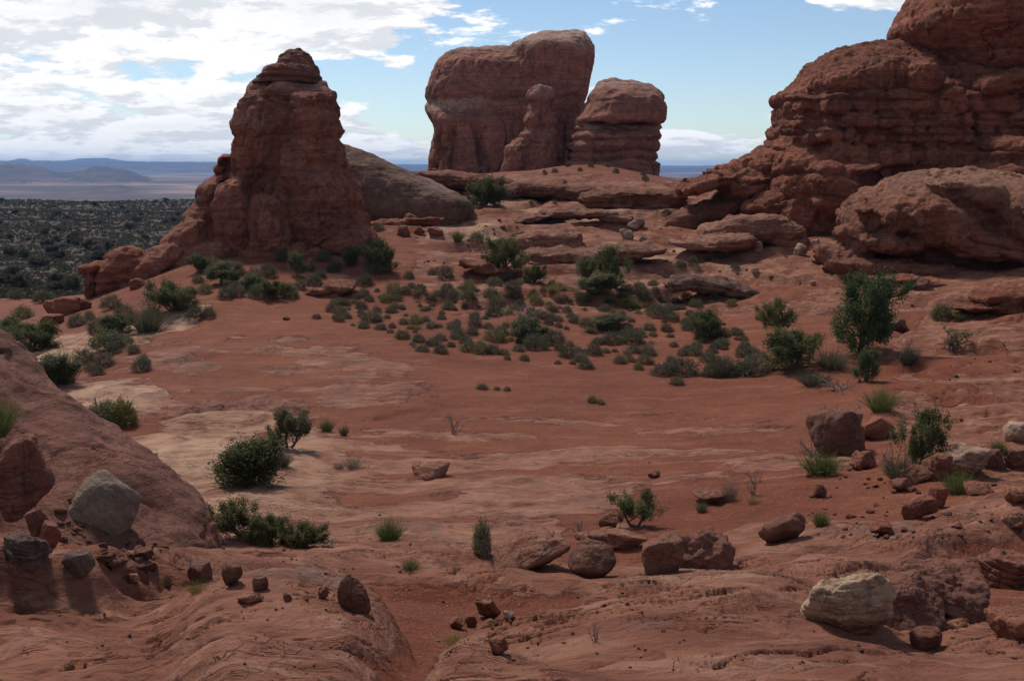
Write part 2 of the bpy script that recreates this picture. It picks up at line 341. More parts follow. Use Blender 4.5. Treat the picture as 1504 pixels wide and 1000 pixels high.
# ------------------------------------------------------------------ materials
def new_mat(name):
    m = bpy.data.materials.new(name); m.use_nodes = True; g = NT(m.node_tree); g.n.clear()
    b = g.new('ShaderNodeBsdfPrincipled'); o = g.new('ShaderNodeOutputMaterial'); g.l.new(b.outputs[0], o.inputs[0])
    b.inputs['Roughness'].default_value = 0.9; b.inputs['Specular IOR Level'].default_value = 0.18
    return m, g, b, o
def bump(g, h, strength, dist, prev=None):
    n = g.new('ShaderNodeBump'); n.inputs['Strength'].default_value = strength; n.inputs['Distance'].default_value = dist
    g.put(n.inputs['Height'], h)
    if prev is not None: g.put(n.inputs['Normal'], prev)
    return n.outputs[0]
def ground_material():
    m, g, b, o = new_mat('desert_ground')
    tc = g.new('ShaderNodeTexCoord').outputs['Object']
    at = g.new('ShaderNodeAttribute', attribute_name='kind'); sp = g.new('ShaderNodeSeparateColor'); g.l.new(at.outputs['Color'], sp.inputs[0])
    fa = g.new('ShaderNodeAttribute', attribute_name='far'); pl = g.new('ShaderNodeAttribute', attribute_name='plain')
    gv = at.outputs['Alpha']
    rock, pale, grey = sp.outputs
    nf = g.noise(tc, 9.0, 8, 0.65); nm = g.noise(tc, 0.9, 8, 0.6); nl = g.noise(tc, 0.12, 6, 0.55)
    edge = g.noise(g.scalev(tc, (0.8, 1.7, 1.0)), 1.6, 12, 0.74)
    rk = g.ss(g.m('ADD', rock, g.m('MULTIPLY', g.m('SUBTRACT', edge, 0.5), 1.1)), 0.45, 0.52)
    sand = g.mix(g.ss(nl, 0.35, 0.65), (0.185, 0.048, 0.022), (0.225, 0.069, 0.032))
    sand = g.mix(g.ss(nm, 0.45, 0.75), sand, (0.250, 0.086, 0.042))
    st1 = g.noise(g.scalev(tc, (0.35, 1.4, 1.0), (3, 8, 2)), 1.0, 10, 0.68, 0.5)
    sand = g.mix(g.m('MULTIPLY', g.ss(st1, 0.50, 0.38), 0.55), sand, (0.145, 0.042, 0.021))
    sand = g.mix(g.m('MULTIPLY', g.ss(st1, 0.56, 0.66), 0.55), sand, (0.315, 0.135, 0.075))
    sand = g.mix(g.m('MULTIPLY', g.ss(nf, 0.56, 0.70), 0.6), sand, (0.36, 0.155, 0.088))
    sand = g.mix(g.m('MULTIPLY', g.ss(nf, 0.44, 0.32), 0.45), sand, (0.13, 0.042, 0.025))
    vor = g.new('ShaderNodeTexVoronoi'); g.put(vor.inputs['Vector'], tc); vor.inputs['Scale'].default_value = 14.0
    peb = g.m('MULTIPLY', g.ss(vor.outputs['Distance'], 0.34, 0.22), g.ss(g.new('ShaderNodeSeparateColor').outputs[0] if False else vor.outputs['Color'], 0.5, 0.75))
    sand = g.mix(g.m('MULTIPLY', peb, g.m('MULTIPLY_ADD', gv, 0.45, 0.34)), sand, (0.34, 0.17, 0.11))
    bedn = g.noise(g.scalev(tc, (0.5, 1.5, 5.0)), 1.5, 9, 0.62, 0.6)
    rc = g.mix(g.ss(nm, 0.35, 0.68), (0.195, 0.066, 0.036), (0.295, 0.118, 0.067))
    rc = g.mix(g.m('MULTIPLY', g.ss(bedn, 0.48, 0.66), 0.6), rc, (0.40, 0.200, 0.128))
    rc = g.mix(g.m('MULTIPLY', g.ss(bedn, 0.46, 0.34), 0.5), rc, (0.16, 0.062, 0.044))
    rc = g.mix(g.m('MULTIPLY', pale, g.ss(nm, 0.25, 0.6)), rc, (0.50, 0.300, 0.185))
    vn = g.noise(g.scalev(tc, (1, 1, 1), (5, 2, 1)), 1.9, 9, 0.66, 0.4)
    rc = g.mix(g.m('MULTIPLY', g.ss(g.m('ADD', vn, g.m('MULTIPLY', grey, 0.16)), 0.54, 0.66), g.m('MULTIPLY_ADD', grey, 0.55, 0.12)), rc, (0.165, 0.105, 0.080))
    rc = g.mix(g.m('MULTIPLY', g.ss(nf, 0.62, 0.72), 0.35), rc, (0.11, 0.055, 0.042))
    col = g.mix(rk, sand, rc)
    # scrub litter on the plain, pale rock in the far country
    pn = g.noise(tc, 0.05, 8, 0.62); pn2 = g.noise(tc, 0.35, 6, 0.6)
    pc = g.mix(g.ss(pn, 0.52, 0.66), (0.062, 0.044, 0.030), (0.25, 0.138, 0.085))
    pc = g.mix(g.ss(pn2, 0.45, 0.62), pc, (0.055, 0.055, 0.036))
    col = g.mix(g.m('MULTIPLY', pl.outputs['Fac'], 0.92), col, pc)
    tf = g.noise(g.scalev(tc, (1, 1, 6)), 0.0016, 9, 0.68); tf2 = g.noise(g.scalev(tc, (1, 1, 8)), 0.0045, 8, 0.65)
    fc = g.mix(g.ss(tf, 0.40, 0.62), (0.060, 0.040, 0.034), (0.36, 0.215, 0.155))
    fc = g.mix(g.ss(tf2, 0.50, 0.62), fc, (0.085, 0.060, 0.055))
    bc = g.new('ShaderNodeAttribute', attribute_name='butte_country')
    fc = g.mix(g.m('MULTIPLY', bc.outputs['Fac'], g.ss(tf2, 0.62, 0.45)), fc, (0.060, 0.040, 0.040))
    col = g.mix(fa.outputs['Fac'], col, fc)
    g.put(b.inputs['Base Color'], col)
    hs = g.m('ADD', g.m('ADD', g.m('MULTIPLY', nf, 0.8), g.m('MULTIPLY', nm, 1.2)), g.m('MULTIPLY', peb, g.m('MULTIPLY_ADD', gv, 0.9, 0.5)))
    hr = g.m('ADD', g.m('MULTIPLY', bedn, 1.6), g.m('ADD', g.m('MULTIPLY', nf, 0.45), g.m('MULTIPLY', nm, 0.8)))
    hm = g.new('ShaderNodeMix', data_type='FLOAT'); g.put(hm.inputs[0], rk); g.put(hm.inputs[2], hs); g.put(hm.inputs[3], hr)
    cr = 0.0
    for sc_, of, wd, am in (((0.35, 1.5, 1.2), (0, 0, 0), .009, .6), ((0.9, 0.4, 0.8), (7, 3, 1), .005, .3), ((1.6, 5.0, 4.0), (2, 9, 4), .010, .30)):
        e = g.m('ABSOLUTE', g.m('SUBTRACT', g.noise(g.scalev(tc, sc_, of), 1.0, 5, 0.55, 0.35), 0.5))
        cr = g.m('ADD', cr, g.m('MULTIPLY', g.ss(e, wd, 0.0), am))
    cr = g.m('MULTIPLY', cr, g.ss(g.noise(tc, 0.6, 3, 0.5), 0.48, 0.60))
    gr = g.noise(tc, 55.0, 4, 0.7)
    hgt = g.m('ADD', g.m('SUBTRACT', hm.outputs[0], g.m('MULTIPLY', cr, rk)), g.m('ADD', g.m('MULTIPLY', rk, 0.45), g.m('MULTIPLY', gr, 0.12)))
    g.put(b.inputs['Normal'], bump(g, hgt, 1.0, 0.11))
    return m
def rock_material(name, base, dark, pale, sc=1.0, pale_amt=0.35, streak=0.5, band=0.5, bump_d=0.12, attr=None, varnish=0.3):
    m, g, b, o = new_mat(name)
    tc0 = g.new('ShaderNodeTexCoord').outputs['Object']
    oi = g.new('ShaderNodeObjectInfo')
    add = g.new('ShaderNodeVectorMath', operation='ADD'); g.put(add.inputs[0], tc0)
    g.put(add.inputs[1], g.comb(g.m('MULTIPLY', oi.outputs['Random'], 37.0), g.m('MULTIPLY', oi.outputs['Random'], 61.0), 0.0)); tc = add.outputs[0]
    n1 = g.noise(tc, 0.35*sc, 8, 0.6); n2 = g.noise(tc, 1.7*sc, 8, 0.65); n3 = g.noise(tc, 7*sc, 7, 0.68)
    bd = g.noise(g.scalev(tc, (0.10*sc, 0.10*sc, 1.1*sc)), 1.0, 8, 0.62, 0.5)
    stv = g.noise(g.scalev(tc, (1.1*sc, 1.1*sc, 0.09*sc)), 1.0, 7, 0.6, 0.3)
    c = g.mix(g.ss(n1, 0.36, 0.66), base, tuple(0.62*a + 0.38*d for a, d in zip(base, dark)))
    c = g.mix(g.m('MULTIPLY', g.ss(bd, 0.50, 0.64), band), c, tuple(min(1, 1.3*a + 0.01) for a in base))
    c = g.mix(g.m('MULTIPLY', g.ss(bd, 0.48, 0.36), band), c, dark)
    bf = g.noise(g.scalev(tc, (0.25*sc, 0.25*sc, 5.5*sc), (4, 4, 4)), 1.0, 6, 0.6, 0.3)
    c = g.mix(g.m('MULTIPLY', g.ss(bf, 0.46, 0.36), 0.55*band), c, dark)
    c = g.mix(g.m('MULTIPLY', g.ss(bf, 0.55, 0.66), 0.5*band), c, tuple(min(1, 1.4*a + 0.01) for a in base))
    c = g.mix(g.m('MULTIPLY', g.ss(stv, 0.52, 0.68), streak), c, dark)
    c = g.mix(g.m('MULTIPLY', g.ss(n2, 0.50, 0.70), pale_amt), c, pale)
    c = g.mix(g.m('MULTIPLY', g.ss(n3, 0.57, 0.70), varnish), c, tuple(0.55*d for d in dark))
    if attr:
        at = g.new('ShaderNodeAttribute', attribute_name=attr)
        c = g.mix(g.m('MULTIPLY', at.outputs['Fac'], g.ss(n2, 0.2, 0.55)), c, pale)
    hv = g.new('ShaderNodeHueSaturation'); g.put(hv.inputs['Color'], c); g.put(hv.inputs['Value'], g.m('MULTIPLY_ADD', oi.outputs['Random'], 0.25, 0.88))
    g.put(b.inputs['Base Color'], hv.outputs[0])
    ck = 0.0
    for sc_, of, wd in (((0.5*sc, 0.5*sc, 1.6*sc), (3, 1, 5), .012), ((1.3*sc, 1.3*sc, 0.5*sc), (8, 2, 1), .010)):
        ck = g.m('ADD', ck, g.ss(g.m('ABSOLUTE', g.m('SUBTRACT', g.noise(g.scalev(tc, sc_, of), 1.0, 5, 0.55, 0.3), 0.5)), wd, 0.0))
    n2 = g.m('SUBTRACT', n2, g.m('MULTIPLY', ck, 0.28))
    h = g.m('ADD', g.m('MULTIPLY', n2, 1.0), g.m('ADD', g.m('MULTIPLY', n3, 0.35), g.m('MULTIPLY_ADD', bf, 0.7*band, g.m('MULTIPLY', bd, 1.2*band + 0.2))))
    g.put(b.inputs['Normal'], bump(g, h, 0.9, bump_d))
    return m
def leaf_material(name, c1, c2, c3, trans=0.25):
    m, g, b, o = new_mat(name)
    ge = g.new('ShaderNodeNewGeometry'); tc = g.new('ShaderNodeTexCoord').outputs['Object']; oi = g.new('ShaderNodeObjectInfo')
    c = g.mix(ge.outputs['Random Per Island'], c1, c2)
    c = g.mix(g.ss(g.noise(tc, 3.0, 4, 0.6), 0.52, 0.72), c, c3)
    hv = g.new('ShaderNodeHueSaturation'); g.put(hv.inputs['Color'], c); g.put(hv.inputs['Value'], g.m('MULTIPLY_ADD', oi.outputs['Random'], 0.4, 0.8))
    g.put(b.inputs['Base Color'], hv.outputs[0]); b.inputs['Roughness'].default_value = 0.75
    t = g.new('ShaderNodeBsdfTranslucent'); g.put(t.inputs[0], hv.outputs[0])
    mx = g.new('ShaderNodeMixShader'); mx.inputs[0].default_value = trans
    g.l.new(b.outputs[0], mx.inputs[1]); g.l.new(t.outputs[0], mx.inputs[2]); g.l.new(mx.outputs[0], o.inputs[0])
    return m
def wood_material(name, c1, c2):
    m, g, b, o = new_mat(name)
    tc = g.new('ShaderNodeTexCoord').outputs['Object']; n = g.noise(g.scalev(tc, (22, 22, 3)), 1.0, 6, 0.6)
    g.put(b.inputs['Base Color'], g.mix(g.ss(n, 0.35, 0.65), c1, c2)); g.put(b.inputs['Normal'], bump(g, n, 0.8, 0.02))
    return m
M = {}
M['ground'] = ground_material()
RED, DRK, PAL = (0.235, 0.088, 0.055), (0.105, 0.042, 0.030), (0.36, 0.205, 0.150)
M['pinnacle'] = rock_material('pinnacle_rock', (0.310, 0.110, 0.064), (0.130, 0.050, 0.033), (0.46, 0.28, 0.205), 0.9, 0.28, 0.55, 0.5, 0.45, 'pale')
M['butte'] = rock_material('butte_rock', (0.390, 0.152, 0.095), (0.190, 0.076, 0.050), (0.54, 0.34, 0.255), 0.55, 0.28, 0.65, 0.45, 0.7, 'pale')
M['cliff'] = rock_material('cliff_rock', (0.295, 0.096, 0.050), (0.115, 0.042, 0.026), (0.42, 0.20, 0.12), 0.8, 0.24, 0.45, 0.55, 0.45, 'pale')
M['outcrop'] = rock_material('outcrop_rock', (0.245, 0.090, 0.049), (0.105, 0.042, 0.026), (0.39, 0.215, 0.138), 1.0, 0.30, 0.35, 0.5, 0.32, 'pale')
M['slab'] = rock_material('slab_rock', (0.285, 0.120, 0.072), (0.14, 0.056, 0.034), (0.45, 0.27, 0.18), 1.3, 0.45, 0.1, 0.5, 0.18)
M['bank'] = rock_material('bank_rock', (0.235, 0.092, 0.058), (0.110, 0.048, 0.034), (0.34, 0.185, 0.125), 2.0, 0.35, 0.3, 0.5, 0.09, None, 0.4)
M['red'] = rock_material('red_boulder_rock', (0.235, 0.083, 0.047), (0.095, 0.040, 0.028), (0.34, 0.17, 0.11), 3.0, 0.35, 0.15, 0.5, 0.05)
M['brown'] = rock_material('brown_boulder_rock', (0.185, 0.078, 0.048), (0.075, 0.036, 0.027), (0.30, 0.165, 0.11), 3.0, 0.35, 0.2, 0.4, 0.05)
M['tan'] = rock_material('tan_boulder_rock', (0.37, 0.225, 0.150), (0.18, 0.098, 0.064), (0.47, 0.32, 0.23), 3.0, 0.5, 0.2, 0.6, 0.05)
M['tanbrown'] = rock_material('pale_topped_boulder_rock', (0.185, 0.072, 0.040), (0.075, 0.034, 0.023), (0.40, 0.265, 0.165), 3.0, 0.1, 0.2, 0.6, 0.05, 'pale')
M['cap'] = rock_material('cap_rock_dark', (0.200, 0.074, 0.046), (0.085, 0.036, 0.026), (0.30, 0.15, 0.10), 1.4, 0.2, 0.3, 0.7, 0.2)
M['darkgrey'] = rock_material('dark_block_rock', (0.135, 0.080, 0.057), (0.062, 0.040, 0.031), (0.24, 0.155, 0.115), 3.0, 0.3, 0.2, 0.6, 0.05)
M['grey'] = rock_material('grey_boulder_rock', (0.270, 0.190, 0.132), (0.145, 0.098, 0.070), (0.38, 0.29, 0.21), 3.0, 0.5, 0.2, 0.3, 0.04)
M['ridge'] = rock_material('ridge_rock', (0.165, 0.083, 0.053), (0.080, 0.041, 0.029), (0.36, 0.235, 0.17), 0.9, 0.35, 0.2, 0.55, 0.2, 'pale')
M['juniper'] = leaf_material('juniper_leaves', (0.072, 0.080, 0.029), (0.145, 0.146, 0.055), (0.18, 0.165, 0.07), .4)
M['pinyon'] = leaf_material('pinyon_leaves', (0.052, 0.074, 0.030), (0.108, 0.140, 0.054), (0.135, 0.158, 0.062), .4)
M['olive'] = leaf_material('olive_leaves', (0.090, 0.093, 0.045), (0.17, 0.168, 0.08), (0.20, 0.187, 0.09), .4)
M['black'] = leaf_material('blackbrush_leaves', (0.080, 0.074, 0.044), (0.155, 0.142, 0.086), (0.20, 0.175, 0.10), .3)
M['ephedra'] = leaf_material('ephedra_stems', (0.075, 0.095, 0.028), (0.155, 0.175, 0.050), (0.20, 0.195, 0.065))
M['yellow'] = leaf_material('yellow_leaves', (0.15, 0.145, 0.04), (0.25, 0.22, 0.06), (0.12, 0.13, 0.04))
M['oliveb'] = leaf_material('yellowing_shrub_leaves', (0.11, 0.10, 0.04), (0.20, 0.18, 0.075), (0.25, 0.21, 0.10), .35)
M['dry'] = leaf_material('dry_stems', (0.16, 0.12, 0.085), (0.27, 0.21, 0.145), (0.20, 0.16, 0.10), 0.1)
M['scrub'] = leaf_material('plain_scrub_leaves', (0.052, 0.048, 0.030), (0.105, 0.094, 0.060), (0.125, 0.108, 0.07), .3)
M['bark'] = wood_material('juniper_bark', (0.060, 0.045, 0.036), (0.15, 0.115, 0.092))
M['deadwood'] = wood_material('weathered_deadwood', (0.10, 0.080, 0.070), (0.27, 0.235, 0.205))

# ------------------------------------------------------------------ object helpers
def tag(o, label=None, cat=None, group=None, kind=None):
    if label: o['label'] = label
    if cat: o['category'] = cat
    if group: o['group'] = group
    if kind: o['kind'] = kind
    return o
def link(name, me, mat=None, parent=None, loc=None):
    o = bpy.data.objects.new(name, me); COL.objects.link(o)
    if mat is not None and me is not None and not me.materials: me.materials.append(mat)
    if parent is not None: o.parent = parent
    if loc is not None: o.location = loc
    return o
def empty(name, loc): return link(name, None, loc=loc)
def copy_tree(o, parent=None):
    c = o.copy(); COL.objects.link(c)
    if parent is not None: c.parent = parent
    for ch in list(o.children): copy_tree(ch, c)
    return c

# ground sheet
me = mesh_from('ground', np.stack([gx.ravel(), gy.ravel(), TZ], 1), grid_faces(*gx.shape)); smooth_all(me)
vattr(me, 'kind', TM); vattr(me, 'butte_country', np.where(TF > 5000, 1.0, 0.0)); vattr(me, 'far', sst(np.hypot(gx.ravel(), gy.ravel()), 700, 1100)); vattr(me, 'plain', np.clip(TPL, 0, 1))
tag(link('ground', me, M['ground']), kind='structure')

# ------------------------------------------------------------------ rock formations
class Body:
    def __init__(s): s.V = []; s.F = []; s.n = 0
    def add(s, V, Fq): s.V.append(np.asarray(V, float)); s.F.append(np.asarray(Fq) + s.n); s.n += len(V)
    def loft(s, Y, prof, depth, n=2.6, seg=72, rows=60, shift=None, rnd=30):
        """prof: (photo row, left column, right column) at distance Y; depth: half depth in metres at the widest, front to back"""
        pr = sorted(prof); pys = np.array([a[0] for a in pr], float)
        L = np.array([a[1] for a in pr], float); Rr = np.array([a[2] for a in pr], float)
        t = np.linspace(pys[0], pys[-1], rows); l = np.interp(t, pys, L); r = np.interp(t, pys, Rr)
        wmax = (Rr - L).max()
        th = np.linspace(0, 2*math.pi, seg, endpoint=False); c, sn = np.cos(th), np.sin(th)
        ex = np.sign(c)*np.abs(c)**(2/n); ey = np.sign(sn)*np.abs(sn)**(2/n)
        V = []
        for py, a, b in zip(t, l, r):
            Yq = Y + (float(shift(py)) if shift else 0); cpt = P((a + b)/2, py, Yq); hw = (P(b, py, Yq).x - P(a, py, Yq).x)/2
            dd = depth*((b - a)/wmax)**0.7*max(.1, min(1, (py - pys[0])/rnd))**.5
            V.append(np.stack([cpt.x + hw*ex, Yq + dd*ey, np.full(seg, cpt.z)], 1))
        top = V[0].mean(0); bot = V[-1].mean(0); V = np.concatenate(V)
        i = np.arange(rows - 1)[:, None]*seg; j = np.arange(seg)[None, :]; k = (j + 1) % seg
        q = np.stack([i + j, i + seg + j, i + seg + k, i + k], -1).reshape(-1, 4)
        nt = len(V); V = np.vstack([V, top, bot])
        j = np.arange(seg); k = (j + 1) % seg
        cap = np.stack([np.full(seg, nt), j, k, k], 1); cap2 = np.stack([np.full(seg, nt + 1), (rows - 1)*seg + k, (rows - 1)*seg + j, (rows - 1)*seg + j], 1)
        s.add(V, np.vstack([q, cap, cap2]))
    def ell(s, px, py, rx, ry, Y, dY, tilt=0.0, n=2.3):
        c = P(px, py, Y); k = Y/F*1.01
        u = np.linspace(0, math.pi, 22); v = np.linspace(0, 2*math.pi, 40, endpoint=False)
        U, W = np.meshgrid(u, v, indexing='ij')
        f = lambda a: np.sign(a)*np.abs(a)**(2/n)
        X = f(np.sin(U)*np.cos(W))*rx*k; Yy = f(np.sin(U)*np.sin(W))*dY; Z = f(np.cos(U))*ry*k
        ct, stt = math.cos(R_(tilt)), math.sin(R_(tilt))
        V = np.stack([c.x + X*ct - Z*stt, Y + Yy, c.z + X*stt + Z*ct], -1).reshape(-1, 3)
        i = np.arange(21)[:, None]*40; j = np.arange(40)[None, :]; kk = (j + 1) % 40
        s.add(V, np.stack([i + j, i + 40 + j, i + 40 + kk, i + kk], -1).reshape(-1, 4))
    def remesh(s, voxel, smooth=4):
        V = np.concatenate(s.V); Fq = np.concatenate(s.F)
        me = bpy.data.meshes.new('tmp'); me.from_pydata(V.tolist(), [], [[a for k2, a in enumerate(f) if k2 == 0 or a != f[k2 - 1]] for f in Fq.tolist()]); me.update()
        o = bpy.data.objects.new('tmp', me); COL.objects.link(o)
        m = o.modifiers.new('r', 'REMESH'); m.mode = 'VOXEL'; m.voxel_size = voxel
        if smooth: m2 = o.modifiers.new('s', 'SMOOTH'); m2.iterations = smooth; m2.factor = 0.5
        dg = bpy.context.evaluated_depsgraph_get(); ev = o.evaluated_get(dg); r = bpy.data.meshes.new_from_object(ev)
        bpy.data.objects.remove(o); bpy.data.meshes.remove(me)
        return r
def verts_normals(me):
    n = len(me.vertices); co = np.empty(n*3, np.float32); me.vertices.foreach_get('co', co)
    me.update(); no = np.empty(n*3, np.float32); me.vertex_normals.foreach_get('vector', no)
    return co.reshape(-1, 3), no.reshape(-1, 3)
def weather(me, seed, lump=(0.0, 4), mid=(0.0, 1.2), fine=(0.0, .4), ribs=(0.0, 1.5, 8), layers=None, groove=0.0, gw=0.15, offs=0.0, joints=0.0, jsp=3.0, jw=0.14, dip=0.0, pits=0.0, lw=None, mask=None, crack=(0.0, 3.0)):
    co, no = verts_normals(me); s = np.float32(seed*13.7); q = co + s
    d = lump[0]*fbm(q/lump[1], 3) + mid[0]*fbm(q/mid[1], 4) + fine[0]*fbm(q/fine[1], 3)
    if ribs[0]: d += ribs[0]*(fbm(q/np.array([ribs[1], ribs[1], ribs[2]], np.float32), 4))
    if pits: pz = fbm(q/0.9, 3); d -= pits*sst(pz, 0.28, 0.5)
    if crack[0]:
        for e in (0, 1): rr = 1 - np.abs(fbm(q/np.array([crack[1], crack[1], crack[1]*(2.2 if e else .5)], np.float32) + 31*e, 4)); d -= crack[0]*np.clip((rr - 0.93)/0.07, 0, 1)*sst(fbm(q/(crack[1]*1.5) + 7 + e, 2), -.1, .25)
    flat = np.clip(1.25 - np.abs(no[:, 2])*1.2, 0, 1)
    if layers is not None:
        z = co[:, 2] + dip*co[:, 0] + 0.35*fbm(q/6, 3) + 0.12*fbm(q/1.7, 3)
        B = np.array(sorted(layers), float); i = np.searchsorted(B, z)
        lo = np.where(i > 0, np.abs(z - B[np.clip(i - 1, 0, len(B) - 1)]), 9); hi = np.where(i < len(B), np.abs(z - B[np.clip(i, 0, len(B) - 1)]), 9)
        dist = np.minimum(lo, hi)
        mod = 0.45 + 0.75*sst(fbm(q/3.5, 3), -.35, .35)
        lay = -groove*mod*np.exp(-(dist/gw)**2) - 0.35*groove*np.exp(-(dist/(gw*3))**2) + offs*(hash1(i.astype(float), seed) - 0.5)*2
        if joints:
            c = co[:, 0]*0.92 + co[:, 1]*0.55 + 0.5*fbm(q/2.5, 3); w = jsp*(0.7 + 0.8*hash1(i.astype(float), seed + 3)); cc = c/w + hash1(i.astype(float), seed + 5)
            k = np.floor(cc); f = cc - k; e0 = 0.25*(hash1(k, seed + 7) - .5); e1 = 1 + 0.25*(hash1(k + 1, seed + 7) - .5)
            jd = np.minimum(np.abs(f - e0), np.abs(f - e1))*w
            on = hash1(k + i*7.3, seed + 9) > 0.12
            lay -= joints*on*np.exp(-(jd/jw)**2)*mod; lay += 0.9*offs*(hash1(k*3.1 + i, seed + 2) - .5)*2
        if lw is not None: lay = lay*lw(co)
        d = d + lay*flat
    if mask is not None: d = d*mask(co)
    co = co + no*d[:, None]
    me.vertices.foreach_set('co', co.astype(np.float32).ravel()); me.update()
    return co, no
def finish(me, name, mat, base, parent=None, pale=None):
    co, no = verts_normals(me)
    if pale is not None: vattr(me, 'pale', pale(co))
    me.vertices.foreach_set('co', (co - np.array(base, np.float32)).ravel()); me.update(); smooth_all(me)
    o = link(name, me, mat, parent)
    if parent is None: o.location = base
    return o
def zat(py, Y): return Y*zr(py)
def band_at(py0, py1, Y, a=1.0, seed=0):
    z0, z1 = zat(py1, Y), zat(py0, Y); s = (z1 - z0)*0.35 + 0.1
    return lambda co: a*sst(co[:, 2] + .5*fbm(co/3 + seed, 3), z0 - s, z0 + s)*(1 - sst(co[:, 2] + .5*fbm(co/3 + seed, 3), z1 - s, z1 + s))

# -- left pinnacle
def pinnacle():
    Y = 77.0; base = P(420, 370, Y)
    b = Body()
    b.loft(Y, [(112, 396, 463), (117, 381, 470), (124, 368, 479), (135, 361, 485), (150, 356, 491), (160, 353, 495), (172, 350, 500), (185, 346, 504), (195, 343, 506), (210, 344, 503), (225, 341, 508), (255, 331, 521), (285, 325, 529), (310, 318, 532), (340, 308, 540), (365, 300, 546), (400, 285, 556)], 4.6, 2.6)
    b.ell(462, 152, 32, 18, Y - 2.2, 2.4); b.ell(466, 205, 34, 60, Y - 2.8, 2.4); b.ell(375, 215, 32, 75, Y - 2.2, 2.2)
    b.ell(470, 300, 42, 60, Y - 3.4, 2.6); b.ell(405, 330, 38, 55, Y - 3.2, 2.6); b.ell(440, 255, 28, 45, Y - 3.2, 2.2, 10); b.ell(350, 320, 34, 60, Y - 2.6, 3)
    b.ell(510, 355, 40, 22, Y - 2.5, 3); b.ell(430, 372, 90, 20, Y - 2.5, 3)
    me = b.remesh(0.13)
    L = [zat(p, Y) for p in (160, 213, 262, 318)]
    weather(me, 3, (0.22, 3.4), (0.20, 1.0), (0.09, .35), (0.34, 1.6, 8), L, 0.14, 0.12, 0.07, 0.0, 4.0, dip=0.03, crack=(.22, 2.6))
    root = finish(me, 'rock_pinnacle', M['pinnacle'], base, pale=lambda co: np.maximum(0.9*sst(co[:, 2], zat(140, Y), zat(122, Y)), band_at(170, 185, Y, .5)(co)*(co[:, 0] < P(400, 0, Y).x)))
    tag(root, 'tall dark red rock pinnacle with a small pointed cap, left of centre', 'rock pinnacle')
    b = Body()
    b.loft(Y, [(72, 428, 440), (76, 420, 448), (84, 411, 457), (96, 407, 463), (98, 394, 465), (107, 386, 468), (113, 380, 471), (123, 374, 473)], 2.2, 3.0, 60, 50)
    me = b.remesh(0.07, 1); weather(me, 5, (0.10, 1.5), (0.10, .5), (0.03, .2), layers=[zat(96, Y), zat(108, Y), zat(116, Y)], groove=.10, gw=.07, offs=.05)
    o = finish(me, 'cap_rock', M['cap'], base, root); o['label'] = 'dark pointed cap of thin-bedded rock'
    # broken ledges down its left foot
    b = Body()
    b.ell(334, 262, 20, 5, Y - 1, 2.2, 8); b.ell(333, 235, 13, 5, Y - 1, 2, 30); b.ell(330, 248, 14, 6, Y - 1, 2)
    b.ell(322, 286, 26, 22, Y - 1, 3, 35); b.ell(305, 320, 34, 20, Y - 1.5, 3, 40); b.ell(290, 350, 50, 28, Y - 2, 3.5, 32); b.ell(250, 385, 62, 24, Y - 3, 3.5, 32); b.ell(310, 385, 60, 34, Y - 3, 3.5, 20)
    me = b.remesh(0.12, 3)
    weather(me, 8, (0.35, 2.2), (0.16, .9), (0.05, .35), layers=[zat(p, Y) for p in (240, 255, 268, 300, 316, 335, 352, 372, 392)], groove=.28, gw=.13, offs=.14, joints=.16, jsp=2.0, dip=-0.35)
    o = finish(me, 'foot_ledges', M['pinnacle'], base, root)
    # low humps further left
    for nm, lab, els in (('rounded_outcrop', 'humped red rock outcrop at the far left foot of the pinnacle', [(188, 392, 34, 30, 18), (210, 405, 45, 26, 30), (165, 412, 22, 28, 0)]),
                         ('mushroom_rock', 'small red rock with an overhanging flat cap, edge of the scrub plain', [(141, 393, 20, 9, 4), (143, 415, 13, 24, 0)])):
        b = Body()
        for px, py, rx, ry, tl in els: b.ell(px, py, rx, ry, 73, 1.8, tl)
        me = b.remesh(0.1, 3); bs = P(els[0][0], 425, 73)
        weather(me, 12, (0.2, 1.8), (0.12, .8), (0.04, .3), layers=[zat(p, 73) for p in (380, 402, 415)], groove=.18, gw=.12, offs=.08)
        tag(finish(me, nm, M['cliff'], bs), lab, 'rock outcrop')
    # grey ridge running off to the right
    b = Body(); Yr = 88.0
    b.loft(Yr + 2, [(212, 490, 507), (218, 485, 522), (225, 480, 540), (237, 480, 570), (252, 480, 600), (264, 480, 630), (279, 480, 660), (288, 480, 680), (297, 480, 694), (306, 480, 700), (330, 480, 690), (350, 480, 660)], 5, 2.4, 90, 60)
    me = b.remesh(0.15, 6)
    weather(me, 15, (0.14, 4), (0.10, 1.2), (0.05, .4), layers=[zat(p, Yr) for p in (236, 252, 268, 284, 300)], groove=.16, gw=.16, offs=.16, dip=0.28)
    tag(finish(me, 'rock_ridge', M['ridge'], P(590, 300, Yr), pale=lambda co: 0.8*sst(co[:, 0], P(600, 0, Yr).x, P(660, 0, Yr).x)*sst(co[:, 2], zat(290, Yr), zat(268, Yr))),
        'sloping grey rock ridge running down right from the pinnacle', 'rock ridge')
pinnacle()

